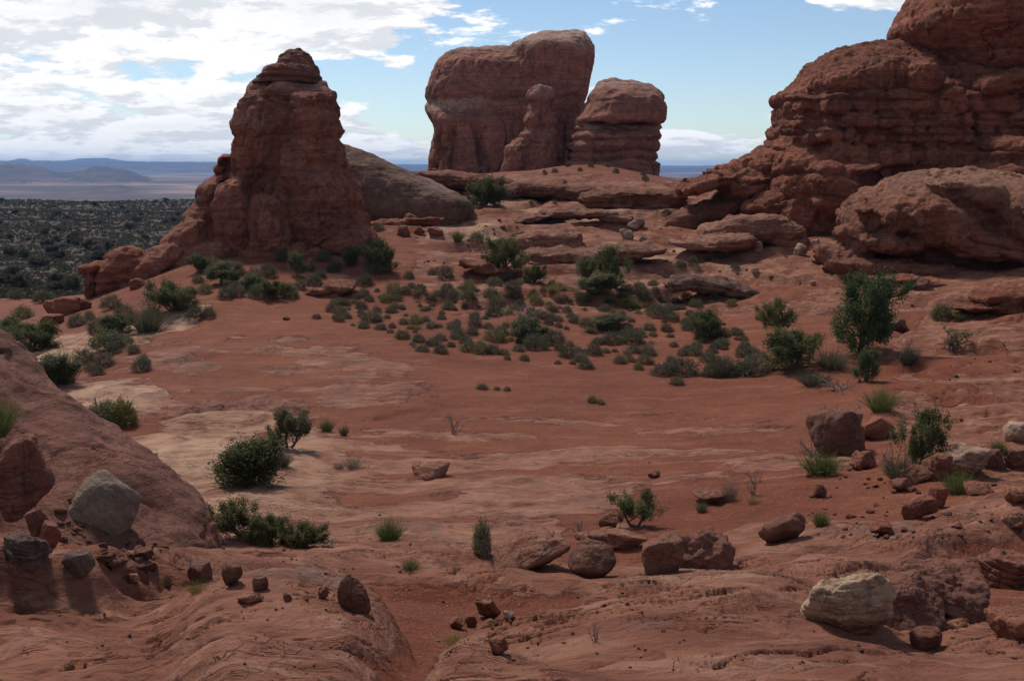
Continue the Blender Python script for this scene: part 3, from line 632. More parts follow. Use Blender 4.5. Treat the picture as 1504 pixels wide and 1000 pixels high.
# -- buttes on the skyline
def buttes():
    Y = 168.0; base = P(750, 250, Y)
    b = Body()
    b.loft(Y, [(66, 708, 716), (66.6, 697, 730), (68.5, 684, 742), (73, 668, 765), (85, 651, 790), (100, 640, 800), (120, 631, 800), (138, 626, 810), (150, 625, 815), (162, 628, 820), (175, 633, 825), (190, 637, 825), (205, 634, 825), (225, 631, 825), (262, 626, 830)], 11, 2.5)
    b.loft(Y - 1, [(44, 834, 842), (44.6, 826, 849), (46.5, 812, 857), (51, 794, 862), (58, 774, 867), (66, 752, 870), (90, 746, 872), (105, 742, 868), (120, 740, 863), (140, 740, 861), (165, 738, 855), (200, 735, 845), (262, 730, 832)], 10, 2.5)
    b.loft(Y - 3, [(149, 634, 690), (152, 626, 715), (158, 623, 735), (166, 625, 745), (176, 632, 760), (190, 637, 770), (225, 632, 775), (262, 627, 780)], 10, 3.0)
    me = b.remesh(0.26, 8)
    wlow = lambda co: np.ones(len(co))
    weather(me, 21, (0.35, 9), (0.20, 2.2), (0.08, .8), (0.22, 3.0, 14), [zat(150, Y)], 0.3, 0.35, 0.1, crack=(.35, 6))
    co, no = verts_normals(me)      # deep flutes in the lower wall
    t = 1 - sst(co[:, 2], zat(215, Y), zat(170, Y)); fl = np.abs(fbm(co/np.array([4.2, 4.2, 26], np.float32) + 4.4, 3)); co = co - no*(1.5*t*(1 - sst(fl, 0.0, 0.22)))[:, None]
    me.vertices.foreach_set('co', co.ravel()); me.update()
    tag(finish(me, 'rock_butte', M['butte'], base, pale=lambda c: np.maximum(band_at(151, 166, Y, .9)(c)*(1 - sst(c[:, 0], P(690, 0, Y).x, P(730, 0, Y).x)), 1.0*sst(c[:, 2] + 0.8*fbm(c/4, 3), zat(92, Y), zat(56, Y)))),
        'largest rounded red butte with two humps on the skyline', 'rock butte')
    Y = 150.0
    b = Body(); b.loft(Y, [(128, 789, 801), (130, 783, 806), (135, 778, 812), (142, 775, 814), (148, 775, 814), (153, 776, 813), (160, 775, 814), (172, 771, 817), (185, 770, 817), (200, 764, 820), (220, 753, 826), (245, 738, 833), (262, 728, 838)], 4.0, 2.3)
    b.ell(757, 235, 16, 30, Y - 2, 2.5, -15); b.ell(800, 225, 20, 36, Y - 2, 2.5, 10)
    me = b.remesh(0.2, 3)
    weather(me, 25, (0.5, 4), (0.22, 1.6), (0.06, .6), (0.3, 1.6, 8), [zat(p, Y) for p in (150, 186, 192, 212)], .28, .2, .1, .25, 3.0, crack=(.25, 3))
    tag(finish(me, 'rock_spire', M['butte'], P(785, 248, Y), pale=lambda c: .5*sst(c[:, 2], zat(146, Y), zat(132, Y))), 'slender red rock spire with a knob head in front of the largest butte', 'rock spire')
    b = Body(); b.loft(Y, [(118, 900, 932), (120, 888, 944), (125, 878, 957), (133, 870, 967), (145, 863, 974), (158, 857, 976), (168, 851, 975), (176, 846, 974), (182, 848, 972)], 8.5, 2.7)
    me = b.remesh(0.22, 4); weather(me, 31, (0.5, 5), (0.2, 1.6), (0.06, .6), layers=[zat(131, Y), zat(150, Y)], groove=.2, gw=.25, offs=.12)
    base = P(905, 245, Y); root = empty('banded_butte', base)
    o = finish(me, 'dome', M['butte'], base, root, pale=lambda c: .7*sst(c[:, 2], zat(142, Y), zat(122, Y)))
    b = Body(); b.loft(Y, [(172, 850, 972), (176, 843, 973), (184, 842, 972), (192, 846, 970), (200, 838, 969), (216, 835, 966), (234, 831, 962), (262, 824, 962)], 8.8, 2.9)
    me = b.remesh(0.2, 2)
    weather(me, 33, (0.3, 4), (0.2, 1.4), (0.06, .5), layers=[zat(p, Y) for p in (184, 192, 207, 222, 236)], groove=.5, gw=.18, offs=.2, crack=(.25, 3), joints=.3, jsp=3.2, jw=.2)
    o = finish(me, 'layered_base', M['butte'], base, root, pale=band_at(176, 190, Y, .8))
    o['label'] = 'layered lower wall with a pale band at its top'
    tag(root, 'dome-topped red butte with a layered base, right of the spire', 'rock butte')
buttes()

# -- right-hand cliff
def cliff():
    base = P(1350, 330, 84); root = empty('rock_cliff', base)
    tag(root, 'high layered red cliff with a rounded dome on top, right edge', 'rock cliff')
    Y = 94.0
    b = Body()
    b.loft(Y, [(62, 1300, 1700), (64, 1275, 1720), (68, 1246, 1740), (78, 1214, 1760), (92, 1192, 1770), (112, 1181, 1780), (130, 1170, 1780), (138, 1153, 1780), (146, 1153, 1780), (150, 1156, 1780), (172, 1157, 1780), (185, 1151, 1780), (203, 1143, 1780), (213, 1139, 1780), (240, 1134, 1790), (270, 1122, 1790), (300, 1108, 1800), (345, 1090, 1800)], 12, 4.5, 160, 90, rnd=75)
    b.loft(86, [(188, 1376, 1470), (192, 1345, 1530), (204, 1316, 1580), (225, 1300, 1610), (250, 1290, 1630), (280, 1281, 1640), (345, 1270, 1650)], 7, 3.2, 90)
    b.loft(87, [(76, 1424, 1444), (84, 1408, 1462), (98, 1382, 1500), (112, 1368, 1530), (130, 1366, 1620), (180, 1366, 1640)], 6, 2.6)
    b.loft(86, [(206, 1150, 1215), (216, 1138, 1240), (250, 1130, 1262), (300, 1118, 1270), (345, 1100, 1280)], 7, 3.2, 90)
    b.ell(1275, 118, 80, 30, 86, 4, 8); b.ell(1345, 118, 28, 30, 84, 3)
    b.ell(1470, 120, 40, 14, 82, 3, 15)
    b.ell(1210, 262, 26, 26, 80, 3, 20); b.ell(1255, 250, 30, 12, 80, 3, 12); b.ell(1230, 285, 40, 34, 79.5, 3, -25)
    b.ell(1460, 255, 60, 18, 78, 4, 10); b.ell(1480, 225, 45, 24, 79, 4)
    rg = random.Random(4); lv = [139, 169, 190, 213, 250, 286, 318]
    for a, c in zip(lv[:-1], lv[1:]):
        x = curve(a + 6, [(139, 1154), (172, 1158), (190, 1150), (213, 1142), (250, 1134), (290, 1116), (320, 1104)]) + 2
        while x < 1520:
            w = rg.uniform(26, 74)*(1 if c - a > 25 else .7); m = x + w/2; ex = abs((m - 1462)/320)
            yf = 94 - 12*max(0.0, 1 - min(ex, 1)**4.5)**(1/4.5)
            hh = (c - a)/2*rg.uniform(.92, 1.04); b.ell(m, (a + c)/2 + rg.uniform(-1, 1), w/2*.97, hh, yf + 1.6 - rg.uniform(0, .9) - (a - 139)*.006, 2.4, rg.uniform(-4, 4), 4.2)
            x += w
    me = b.remesh(0.125, 2)
    L = [zat(p, 84) for p in (139, 169, 190, 213, 250, 284)]
    weather(me, 41, (0.30, 5), (0.18, 1.2), (0.09, .40), (0.16, 2, 6), L, 0.35, 0.13, 0.12, 0.35, 3.2, 0.2, dip=0.012, crack=(.22, 2.4))
    finish(me, 'layered_wall', M['cliff'], base, root)
    b = Body()
    b.loft(90, [(-75, 1430, 1600), (-60, 1400, 1650), (-30, 1364, 1690), (-5, 1346, 1710), (15, 1332, 1720), (32, 1325, 1725), (50, 1327, 1725), (64, 1338, 1725), (80, 1358, 1720), (100, 1370, 1700), (115, 1390, 1690)], 11, 2.6, 110, 70)
    me = b.remesh(0.18, 6)
    weather(me, 44, (0.35, 6), (0.16, 1.6), (0.06, .5), layers=[zat(p, 84) for p in (45, 12)], groove=.15, gw=.3, offs=.12, crack=(.3, 4))
    finish(me, 'dome', M['cliff'], base, root)
    # broken spur running down to the saddle
    b = Body()
    for px, py, rx, ry, tl in ((1100, 250, 40, 15, 14), (1062, 262, 40, 12, 18), (1085, 240, 9, 7, 0), (1068, 246, 9, 7, 0), (1050, 254, 8, 6, 0), (1104, 236, 11, 8, 0), (1125, 232, 17, 13, 0), (1150, 262, 40, 24, 10), (1095, 272, 36, 22, 15), (1028, 272, 34, 9, 16), (1035, 262, 8, 6, 0), (1018, 268, 7, 5, 0), (1135, 300, 50, 22, 20), (1195, 300, 45, 30, 25), (1240, 330, 60, 20, 10)):
        b.ell(px, py, rx, ry, 90 - (py - 240)*0.09, 3.5, tl)
    me = b.remesh(0.14, 2)
    weather(me, 47, (0.4, 3), (0.2, 1), (0.06, .4), layers=[zat(p, 86) for p in (246, 262, 284, 306)], groove=.4, gw=.13, offs=.12, crack=(.2, 2), joints=.4, jsp=2.0, dip=.02)
    o = finish(me, 'broken_spur', M['cliff'], base, root)
    # big lobe in front
    Y = 68.0; b = Body()
    b.loft(Y, [(250, 1392, 1440), (256, 1345, 1500), (266, 1306, 1560), (280, 1275, 1620), (298, 1244, 1660), (316, 1232, 1690), (335, 1228, 1700), (352, 1236, 1700), (368, 1262, 1700), (384, 1284, 1700), (396, 1310, 1690), (420, 1320, 1680)], 7, 2.3, 110, 60, shift=lambda py: 0.6*sst(np.array(py, float), 350, 400))
    b.ell(1432, 285, 34, 22, 62, 2.5, -18); b.ell(1385, 272, 20, 7, 62.5, 2); b.ell(1380, 330, 60, 34, 62, 3, -20); b.ell(1440, 360, 80, 26, 62, 3, -12); b.ell(1300, 320, 40, 26, 64, 3, 30); b.ell(1270, 308, 14, 10, 63, 1.5); b.ell(1490, 320, 40, 36, 61, 3)
    b.ell(1300, 355, 60, 14, 64, 3, -4); b.ell(1440, 318, 110, 52, 64.5, 4.2, -8)
    b.ell(1238, 378, 46, 18, 66, 3, -14); b.ell(1300, 394, 90, 15, 64.5, 3, -6); b.ell(1420, 404, 130, 17, 63, 3, -4); b.ell(1270, 340, 44, 34, 65, 3, 35)
    me = b.remesh(0.11, 2)
    weather(me, 51, (0.35, 3.2), (0.15, 1.2), (0.07, .4), layers=[zat(p, Y) for p in (272, 300, 340, 366)], groove=.25, gw=.2, offs=.15, dip=0.12, pits=.08, crack=(.24, 2.4))
    tag(finish(me, 'rock_outcrop', M['outcrop'], P(1370, 380, Y), pale=lambda c: .45*sst(c[:, 2], zat(300, 64), zat(262, 64))), 'large humped tan-red outcrop below the layered cliff', 'rock outcrop')
cliff()

# -- boulders: rounded or broken stones
def rock_mesh(name, seed, size, planes=14, round_=0.5, rough=0.10, sub=5, bedding=0.0, taper=0.0):
    rg = np.random.default_rng(seed)
    import bmesh
    bm = bmesh.new(); bmesh.ops.create_icosphere(bm, subdivisions=sub, radius=1.0); me = bpy.data.meshes.new(name); bm.to_mesh(me); bm.free()
    n = len(me.vertices); co = np.empty(n*3, np.float32); me.vertices.foreach_get('co', co); d = co.reshape(-1, 3); d /= np.linalg.norm(d, axis=1)[:, None]
    N = rg.normal(size=(planes, 3)); N /= np.linalg.norm(N, axis=1)[:, None]; N = np.vstack([N, [[0, 0, 1.], [0, 0, -1.]]]); D = rg.uniform(0.62, 1.0, len(N))
    dt = d@N.T; rr = np.where(dt > 0.05, D/np.maximum(dt, 0.05), 9)
    k = 5 + 26*(1 - round_); r = (np.sum(np.exp(-k*(rr - 1)), 1)); r = 1 - np.log(r)/k; r = np.clip(r, 0.3, 1.25)
    p = d*r[:, None]; p /= np.abs(p).max(0)
    if taper: p[:, :2] *= (1 - taper*np.clip(p[:, 2:3], -0.3, 1))
    p = p*np.array(size, float)/2; s = max(size)
    q = p + seed*3.3
    dd = rough*s*(0.55*fbm(q/(s*0.45), 3) + 0.28*fbm(q/(s*0.14), 4) + 0.10*fbm(q/(s*0.05), 3))
    if bedding:
        zz = (p[:, 2] + 0.25*p[:, 0] + 0.03*s*fbm(q/(s*.3), 3))/(s*0.085); fz = zz - np.floor(zz); dd += bedding*s*0.03*(hash1(np.floor(zz), seed) - .5)*2 - bedding*s*0.03*np.exp(-(np.minimum(fz, 1 - fz)/0.13)**2)
    p = p + d*dd[:, None]
    me.vertices.foreach_set('co', p.astype(np.float32).ravel()); me.update(); smooth_all(me); return me
_rs = [100]
def boulder(px, py, w, h, mat, label, name='boulder', depth=1.0, tilt=0.0, yaw=0.0, sink=0.12, dy=0.0, cat='boulder', Y=None, sub=5, pitch=0.0, **kw):
    """px: middle, py: foot in the photo; w, h: size in photo pixels"""
    _rs[0] += 1
    if Y is None: g = ground_at(px, py)
    else: g = P(px, py, Y)
    k = math.sqrt(g.y**2 + g.z**2)/F*1.0
    W, Hh = w*k, h*k/math.cos(math.atan2(-g.z, g.y))**0.5
    me = rock_mesh(name, kw.pop('seed', _rs[0]), (W, W*depth, Hh*(1 + sink)), sub=sub, **kw)
    o = link(name, me, M[mat])
    o.location = (g.x, g.y + W*depth*0.32, g.z + Hh*(0.5 - sink*0.5)); o.rotation_euler = (R_(pitch), R_(-tilt), R_(yaw))
    return tag(o, label, cat)

def rocks():
    # foreground
    boulder(516, 899, 52, 50, 'brown', 'upright teardrop-shaped brown boulder on the foreground gravel', round_=.9, rough=.05, taper=.28, depth=.95, sink=.12, planes=16)
    boulder(866, 849, 78, 40, 'brown', 'dark oblong boulder in the sandy hollow behind the foreground slab', round_=.9, rough=.06, tilt=8, depth=.9, planes=14, sink=.25)
    boulder(982, 842, 74, 44, 'brown', 'dark blocky boulder with a smooth face, left part of the broken pair', round_=.5, rough=.09, tilt=-4, depth=.9, planes=12, sink=.25)
    boulder(1050, 832, 108, 40, 'brown', 'rough lumpy dark red boulder wedged right of the smooth-faced one', round_=.6, rough=.2, depth=.8, tilt=10, sink=.3)
    boulder(1150, 797, 78, 34, 'brown', 'long dark boulder tilted up on the edge of the slickrock band', round_=.7, rough=.07, tilt=18, depth=.7, planes=12, sink=.25)
    boulder(1236, 668, 82, 62, 'brown', 'largest dark red boulder standing among dead branches', round_=.7, rough=.1, depth=.85, tilt=14, sink=.2)
    boulder(1249, 648, 52, 40, 'red', 'rounded boulder leaning on the top of the largest dark one', round_=.6, rough=.08, dy=0.3, tilt=-10)
    boulder(1290, 645, 52, 30, 'red', 'smooth egg-shaped red boulder tilted right, uphill of the largest dark one', round_=.75, rough=.05, tilt=28, depth=.8, planes=8)
    boulder(1268, 690, 44, 24, 'red', 'low broken red rock at the foot of the largest dark boulder', rough=.12, round_=.2)
    # pale slab and its neighbours
    o = boulder(1256, 932, 155, 78, 'tanbrown', 'big pale tan boulder with cracked top and brown underside beside the foreground slab', round_=.8, rough=.10, bedding=.5, tilt=10, yaw=24, depth=.6, sink=.25, sub=6, planes=14)
    zz = np.array([v.co.z for v in o.data.vertices]); xx = np.array([v.co.x for v in o.data.vertices]); zz = zz + .18*xx; vattr(o.data, 'pale', sst(zz, np.percentile(zz, 32), np.percentile(zz, 44)))
    boulder(1318, 925, 150, 52, 'bank', 'low red knobbly rock against the front of the pale boulder', round_=.8, rough=.12, sub=6, sink=.45, planes=8)
    boulder(1385, 900, 150, 50, 'bank', 'broad lumpy red rock between the pale boulder and the layered ledge', round_=.8, rough=.12, bedding=.4, sub=6, sink=.5, planes=8)
    boulder(1486, 862, 110, 38, 'red', 'thick layered red ledge rock at the right edge', 'ledge_rock', round_=.5, rough=.10, bedding=1.2, sub=6, sink=.3)
    boulder(1490, 937, 74, 28, 'red', 'low rounded red rock on gravel at the right edge', round_=.8, rough=.12, sink=.4, planes=7)
    boulder(1362, 955, 56, 24, 'red', 'half-buried red hump in the gravel below the layered ledge', round_=.8, rough=.1, sink=.6)
    # right slope
    boulder(1424, 700, 92, 38, 'tan', 'pale layered boulder on the right slope beside a yellow-green bush', round_=.4, rough=.1, bedding=1.0, depth=.8)
    boulder(1386, 706, 40, 36, 'red', 'red block under the left end of the pale layered boulder', rough=.1, round_=.3)
    boulder(1462, 690, 40, 26, 'brown', 'brown block behind the right end of the pale layered boulder', rough=.1, round_=.3)
    boulder(1348, 708, 52, 18, 'red', 'long low red rock left of the pale layered boulder', rough=.1, tilt=8)
    boulder(1325, 722, 36, 14, 'red', 'flat red rock below the sparse juniper', rough=.12, tilt=10)
    boulder(1352, 762, 56, 26, 'red', 'tilted oblong red rock in the rubble', round_=.5, rough=.08, tilt=28, depth=.6)
    boulder(1382, 746, 26, 28, 'red', 'upright red rock touching the tilted oblong one', round_=.4, rough=.12)
    boulder(1440, 726, 44, 14, 'red', 'flat red rock below the yellow-green bush', rough=.08, tilt=4)
    boulder(1205, 731, 22, 19, 'brown', 'round dark red stone alone on pale slickrock', round_=.7, rough=.08)
    boulder(1497, 650, 40, 26, 'tan', 'pale square-cornered boulder at the right edge', round_=.25, rough=.08)
    boulder(1496, 690, 36, 30, 'brown', 'dark boulder below the pale square-cornered one, right edge', round_=.3, rough=.12)
    boulder(1492, 780, 44, 26, 'slab', 'pinkish faceted boulder low at the right edge', round_=.35, rough=.1)
    boulder(1496, 740, 34, 24, 'slab', 'pinkish block above the faceted boulder at the right edge', round_=.35, rough=.1)
    boulder(1300, 786, 40, 18, 'red', 'red rubble block beside the green tuft on the right slope', rough=.12, round_=.2)
    boulder(1320, 487, 28, 20, 'brown', 'dark rounded boulder right of the tall pinyon', round_=.5, rough=.08)
    boulder(1358, 425, 34, 16, 'brown', 'dark rock on the slope below the humped outcrop', round_=.4, rough=.12)
    # ledge slabs in the middle
    boulder(775, 836, 130, 40, 'slab', 'smooth slab with a dark undercut edge beside the bare snag', 'rock_slab', depth=.9, round_=.75, rough=.06, tilt=12, sink=.3, sub=6, cat='rock slab')
    boulder(892, 806, 118, 20, 'slab', 'flat thin slab behind the dark oblong boulder', 'rock_slab', depth=.5, round_=.3, rough=.06, bedding=.5, cat='rock slab')
    boulder(917, 790, 28, 17, 'slab', 'pale rounded stone at the foot of the forked juniper', round_=.6, rough=.06)
    boulder(893, 790, 26, 14, 'red', 'flat red stone left of the pale one under the forked juniper', round_=.4, rough=.08)
    boulder(900, 776, 42, 20, 'red', 'red rock behind the stones under the forked juniper', round_=.5, rough=.1)
    boulder(630, 700, 60, 16, 'slab', 'low brown rock dome breaking the bowl floor', 'rock_dome', round_=.8, rough=.06, sink=.6, cat='rock dome')
    boulder(1050, 740, 60, 14, 'slab', 'thin tilted slab beside the grey shrub and bare twigs', 'rock_slab', rough=.1, round_=.2, tilt=-12, cat='rock slab')
    boulder(960, 702, 22, 8, 'brown', 'small dark flat stone alone on the bowl floor', rough=.12)
    # foreground small
    boulder(715, 909, 38, 32, 'slab', 'mottled pink and cream stone in the foreground gravel', round_=.4, rough=.12)
    boulder(746, 911, 18, 12, 'tan', 'small pale stone beside the mottled pink one', 'stone', round_=.5, cat='stone')
    boulder(672, 924, 27, 14, 'red', 'flat red stone, left of a touching pair', 'stone', round_=.4, cat='stone')
    boulder(692, 921, 19, 16, 'red', 'small red stone, right of a touching pair', 'stone', round_=.3, cat='stone')
    boulder(733, 962, 30, 23, 'red', 'bright red rounded stone on the front edge of the sand', 'stone', round_=.55, rough=.1, cat='stone')
    boulder(472, 880, 20, 15, 'red', 'red stone left of the teardrop boulder', 'stone', round_=.3, cat='stone')
    boulder(420, 883, 16, 11, 'red', 'small red stone on gravel, midway to the wedge-shaped rocks', 'stone', cat='stone')
    boulder(205, 824, 32, 16, 'brown', 'low triangular dark rock on the rubble', round_=.05, rough=.06, planes=8)
    boulder(291, 856, 40, 26, 'brown', 'wedge-shaped brown rock with a dry grass tuft in front', round_=.05, rough=.06, planes=8)
    boulder(340, 860, 36, 28, 'brown', 'sharp wedge-shaped rock right of the grass tuft', round_=.05, rough=.06, planes=7, tilt=-14)
    boulder(381, 868, 22, 20, 'brown', 'small pointed dark rock right of the sharp wedge', round_=.05, rough=.08, planes=7)
    boulder(362, 888, 40, 12, 'slab', 'flat reddish flake below the pointed rocks', 'flat_stone', round_=.1, cat='stone')
    boulder(195, 857, 18, 12, 'slab', 'small reddish block on the edge of the near slab', 'stone', round_=.2, cat='stone')
rocks()

def left_bank():
    Yb = 15.0
    b = Body()
    b.loft(16.0, [(478, -140, -30), (500, -200, -12), (530, -240, 18), (560, -260, 44), (600, -280, 76), (640, -300, 120), (680, -300, 185), (720, -300, 238), (760, -300, 288), (790, -300, 305), (830, -300, 322)], 2.6, 2.2, 150, 90, shift=lambda py: -(float(py) - 478)*0.006)
    pass
    me = b.remesh(0.045, 4)
    weather(me, 61, (0.20, 1.6), (0.03, .5), (0.012, .17), layers=list(np.linspace(-14, 0, 20)), groove=.09, gw=.05, offs=.05, dip=.92, crack=(.04, 2.4))
    tag(finish(me, 'rock_bank', M['bank'], P(60, 760, 15)), 'weathered pinkish rock bank sloping down from the left edge', 'rock bank')
    boulder(20, 752, 92, 104, 'bank', 'large reddish boulder at the left edge with a pale patch', round_=.5, rough=.09, Y=11.6, sub=6)
    boulder(140, 802, 98, 104, 'grey', 'smooth pale grey-tan boulder resting against the left rock bank', round_=.95, rough=.05, Y=13.12, planes=16, sub=6, tilt=-40, depth=.8, pitch=-20, sink=.3)
    boulder(52, 800, 40, 46, 'bank', 'reddish upright block below the left-edge boulder, left of two', round_=.15, rough=.07, Y=10.9, planes=8, tilt=20)
    boulder(68, 806, 32, 38, 'bank', 'reddish angular block below the left-edge boulder, right of two', round_=.1, rough=.06, Y=10.8, planes=8, tilt=-20)
    boulder(26, 842, 76, 44, 'darkgrey', 'dark grey flat-bedded block at the left edge above the near slab', round_=.15, rough=.08, bedding=.9, planes=8, sub=6)
    boulder(110, 852, 46, 34, 'darkgrey', 'dark square-faced block standing alone on the near slab', round_=.08, rough=.05, planes=6, seed=777)
    rg = random.Random(5)
    bpy.context.view_layer.update(); dg = bpy.context.evaluated_depsgraph_get()
    proto = None
    for k in range(46):
        px = rg.uniform(72, 135) if k < 26 else rg.uniform(150, 240); py = rg.uniform(705, 800) if k < 26 else rg.uniform(790, 835)
        if proto is None or k % 9 == 0:
            proto = link('rubble_stone', rock_mesh('rubble_stone', 300 + k, (1, .9, .6), planes=9, round_=.15, rough=.08, sub=3), M['red'] if k % 2 else M['slab'])
            o = proto
        else: o = proto.copy(); COL.objects.link(o)
        tag(o, 'small angular rubble stone in the gully of the left rock bank', 'stone', 'rubble on the left bank')
        hr = scene.ray_cast(dg, (0, 0, 0), P(px, py, 1.0).normalized()); g = Vector(hr[1])
        if not hr[0] or hr[4].name.startswith('boulder'): g = ground_at(rg.uniform(150, 250), rg.uniform(790, 835))
        s = rg.uniform(.05, .17)
        o.location = g; o.scale = (s*rg.uniform(.8, 1.4), s, s*rg.uniform(.6, 1)); o.rotation_euler = (rg.uniform(-.5, .5), rg.uniform(-.5, .5), rg.uniform(0, 6.3))
left_bank()

# -- slabs and ledges of the saddle
def saddle_slabs():
    def slab(name, mat, label, els, Y, vox=.12, seed=1, lay=0.2, dY=2.5, cat='rock slab'):
        b = Body()
        for px, py, rx, ry, tl in els: b.ell(px, py, rx, ry, Y, dY, tl, 2.5)
        me = b.remesh(vox, 2)
        c0 = els[0]; zs = [zat(c0[1] + o2, Y) for o2 in (-9, -4, 1, 6, 12, 18)]
        weather(me, seed, (0.25, 2.5), (0.14, .9), (0.05, .35), layers=zs, groove=lay, gw=.1, offs=lay*.7, joints=lay*.8, jsp=2.4, dip=-.02)
        o = finish(me, name, M[mat], P(c0[0], c0[1] + c0[3], Y)); o.location.z -= 0.38*c0[3]*Y/F; tag(o, label, cat)
    slab('rock_ledge', 'outcrop', 'long low red ledge between the grey ridge and the butte foot', [(690, 262, 70, 11, -4), (640, 256, 40, 8, -6), (730, 272, 50, 8, -2)], 108, .16, 71, .3)
    slab('rock_ledge', 'outcrop', 'dark-fronted red ledge below the sandy rise of the buttes', [(790, 276, 60, 11, 0), (740, 280, 40, 9, 3), (850, 283, 50, 14, -5)], 101, .15, 72, .35)
    slab('rock_ledge', 'outcrop', 'thick rounded red ledge with an overhang, right of the saddle', [(900, 290, 50, 16, -2), (965, 292, 46, 16, 8), (930, 280, 50, 8, 0)], 97, .15, 73, .3)
    slab('rock_slab', 'outcrop', 'sloping rounded red slab at the foot of the broken spur', [(1020, 314, 64, 20, 22), (1060, 300, 44, 18, 18)], 88, .13, 74, .15)
    slab('rock_slab', 'outcrop', 'smooth red hump above the pale-topped slab', [(1110, 290, 50, 18, 15), (1080, 280, 40, 16, 18)], 90, .13, 75, .15)
    slab('rock_slab', 'slab', 'pale-topped rounded slab in front of the cliff foot', [(1095, 330, 70, 22, 8), (1150, 338, 38, 26, -28), (1050, 338, 40, 12, 20)], 78, .11, 76, .2)
    slab('rock_slab', 'slab', 'low pale slab in front of the pale-topped rounded one', [(1065, 352, 46, 10, 2), (1020, 356, 40, 6, -6)], 75, .11, 77, .15)
    slab('rock_slab', 'slab', 'thin pale curved slab left of the white stones', [(850, 312, 60, 6, -2), (790, 317, 46, 6, 10), (900, 318, 30, 5, -6)], 88, .1, 78, .2, 2.0)
    slab('rock_slab', 'slab', 'broad pale slab above the round juniper', [(800, 345, 56, 14, 2), (770, 350, 50, 12, 10), (820, 358, 40, 12, 0)], 77, .11, 79, .2)
    slab('rock_slab', 'slab', 'wide pale shelf above the forked tree on the far slope', [(850, 372, 90, 9, -1), (920, 366, 60, 8, 2), (790, 380, 40, 7, 5)], 72, .11, 80, .2)
    slab('rock_slab', 'ridge', 'grey dome-backed slab with a dark hollow under its right side', [(1035, 413, 55, 10, -8), (1085, 424, 40, 9, -8), (1000, 412, 26, 8, 8)], 62.5, .09, 81, .25, 1.6)
    slab('rock_ledge', 'outcrop', 'broken red ledge pile at the upper left of the shrub patch', [(480, 428, 42, 9, 8), (500, 420, 24, 8, 0), (455, 436, 24, 6, 0)], 61.5, .09, 82, .3, 1.2)
    slab('rock_ledge', 'cliff', 'dark broken ledge below the sloping grey ridge', [(590, 326, 50, 6, 3), (560, 330, 30, 7, 0), (620, 322, 30, 6, 0)], 84, .1, 83, .3, 1.2)
    slab('rock_ledge', 'outcrop', 'dark-edged ledge under the round juniper', [(705, 388, 34, 8, -10), (730, 396, 40, 7, -4)], 67.5, .09, 84, .25, 1.4)
    slab('rock_ledge', 'cliff', 'overhanging dark ledge at the right edge below the humped outcrop', [(1480, 430, 60, 16, 6), (1500, 448, 60, 10, 0), (1440, 442, 40, 8, 4)], 50.0, .08, 85, .3, 1.4)
    slab('rock_ledge', 'cliff', 'low dark ledge on the right slope, left of the overhanging one', [(1360, 415, 40, 6, 0), (1310, 408, 40, 5, 2), (1400, 424, 26, 5, -3)], 58, .09, 86, .25, 1.2)
    slab('rock_slab', 'outcrop', 'flat slab shelf on the right slope above the green bush', [(1340, 575, 50, 7, 4), (1380, 580, 36, 7, 10)], 37.3, .07, 87, .12, 1.0)
    slab('slickrock_lip', 'bank', 'low overhanging slickrock lip with a dark hollow under it, left part of the bowl', [(335, 606, 70, 9, -2), (280, 603, 50, 8, 6), (400, 602, 50, 8, -6)], 36.6, .05, 91, .06, 1.5)
    slab('slickrock_lip', 'bank', 'thin overhanging slickrock lip above the yellow-green tuft', [(560, 602, 50, 5, -2), (600, 601, 40, 4, 4), (520, 600, 30, 5, 4)], 37.6, .05, 92, .05, 1.2)
    for px, py, w, h, mat, lab in ((935, 338, 26, 17, 'tan', 'rounded white stone, larger of the pair by the thin curved slab'), (922, 352, 24, 16, 'tan', 'blocky white stone below the rounded one'),
        (1113, 373, 15, 20, 'tan', 'upright egg-shaped pale stone below the pale-topped slab'), (1256, 398, 26, 13, 'tan', 'pale flat stone on the slope left of the humped outcrop'),
        (1178, 376, 22, 17, 'tan', 'white fractured stones standing at the cliff foot'), (1200, 366, 16, 14, 'tan', 'small white stone right of the fractured one'), (1110, 403, 12, 10, 'tan', 'small round pale stone above the grey dome-backed slab'),
        (1215, 400, 14, 9, 'slab', 'small pink stone left of the pale flat stone'), (1210, 388, 30, 16, 'ridge', 'dark grey tilted slab stone by the fractured white stones'), (1195, 420, 9, 7, 'tan', 'tiny white stone on the red slope above the pinyon'),
        (604, 330, 22, 16, 'red', 'red boulder on the left of the ledge under the grey ridge'), (640, 348, 24, 14, 'red', 'flat red boulder in the rubble below the dark broken ledge'), (592, 348, 20, 16, 'red', 'rounded boulder lowest in the rubble below the ledge'), (615, 345, 18, 12, 'cliff', 'dark stone in the middle of the rubble below the ledge'),
        (95, 462, 46, 24, 'cliff', 'largest of the red boulders at the left edge of the bowl'), (72, 464, 24, 22, 'cliff', 'red boulder left of the largest at the bowl edge'), (122, 455, 24, 16, 'cliff', 'red boulder right of the largest at the bowl edge'), (75, 478, 36, 14, 'cliff', 'flat red boulder below the group at the bowl edge'), (10, 496, 34, 28, 'cliff', 'dark red boulder at the left edge among bushes'),
        (198, 424, 30, 14, 'cliff', 'grey-topped red boulder below the humped outcrop'), (1040, 272, 14, 10, 'red', 'small red boulder on the saddle skyline by the gap'), (420, 470, 12, 5, 'brown', 'small dark stone on the far rim of the bowl floor')):
        boulder(px, py, w, h, mat, lab, round_=.45, rough=.1, sub=4, cat='boulder')
saddle_slabs()

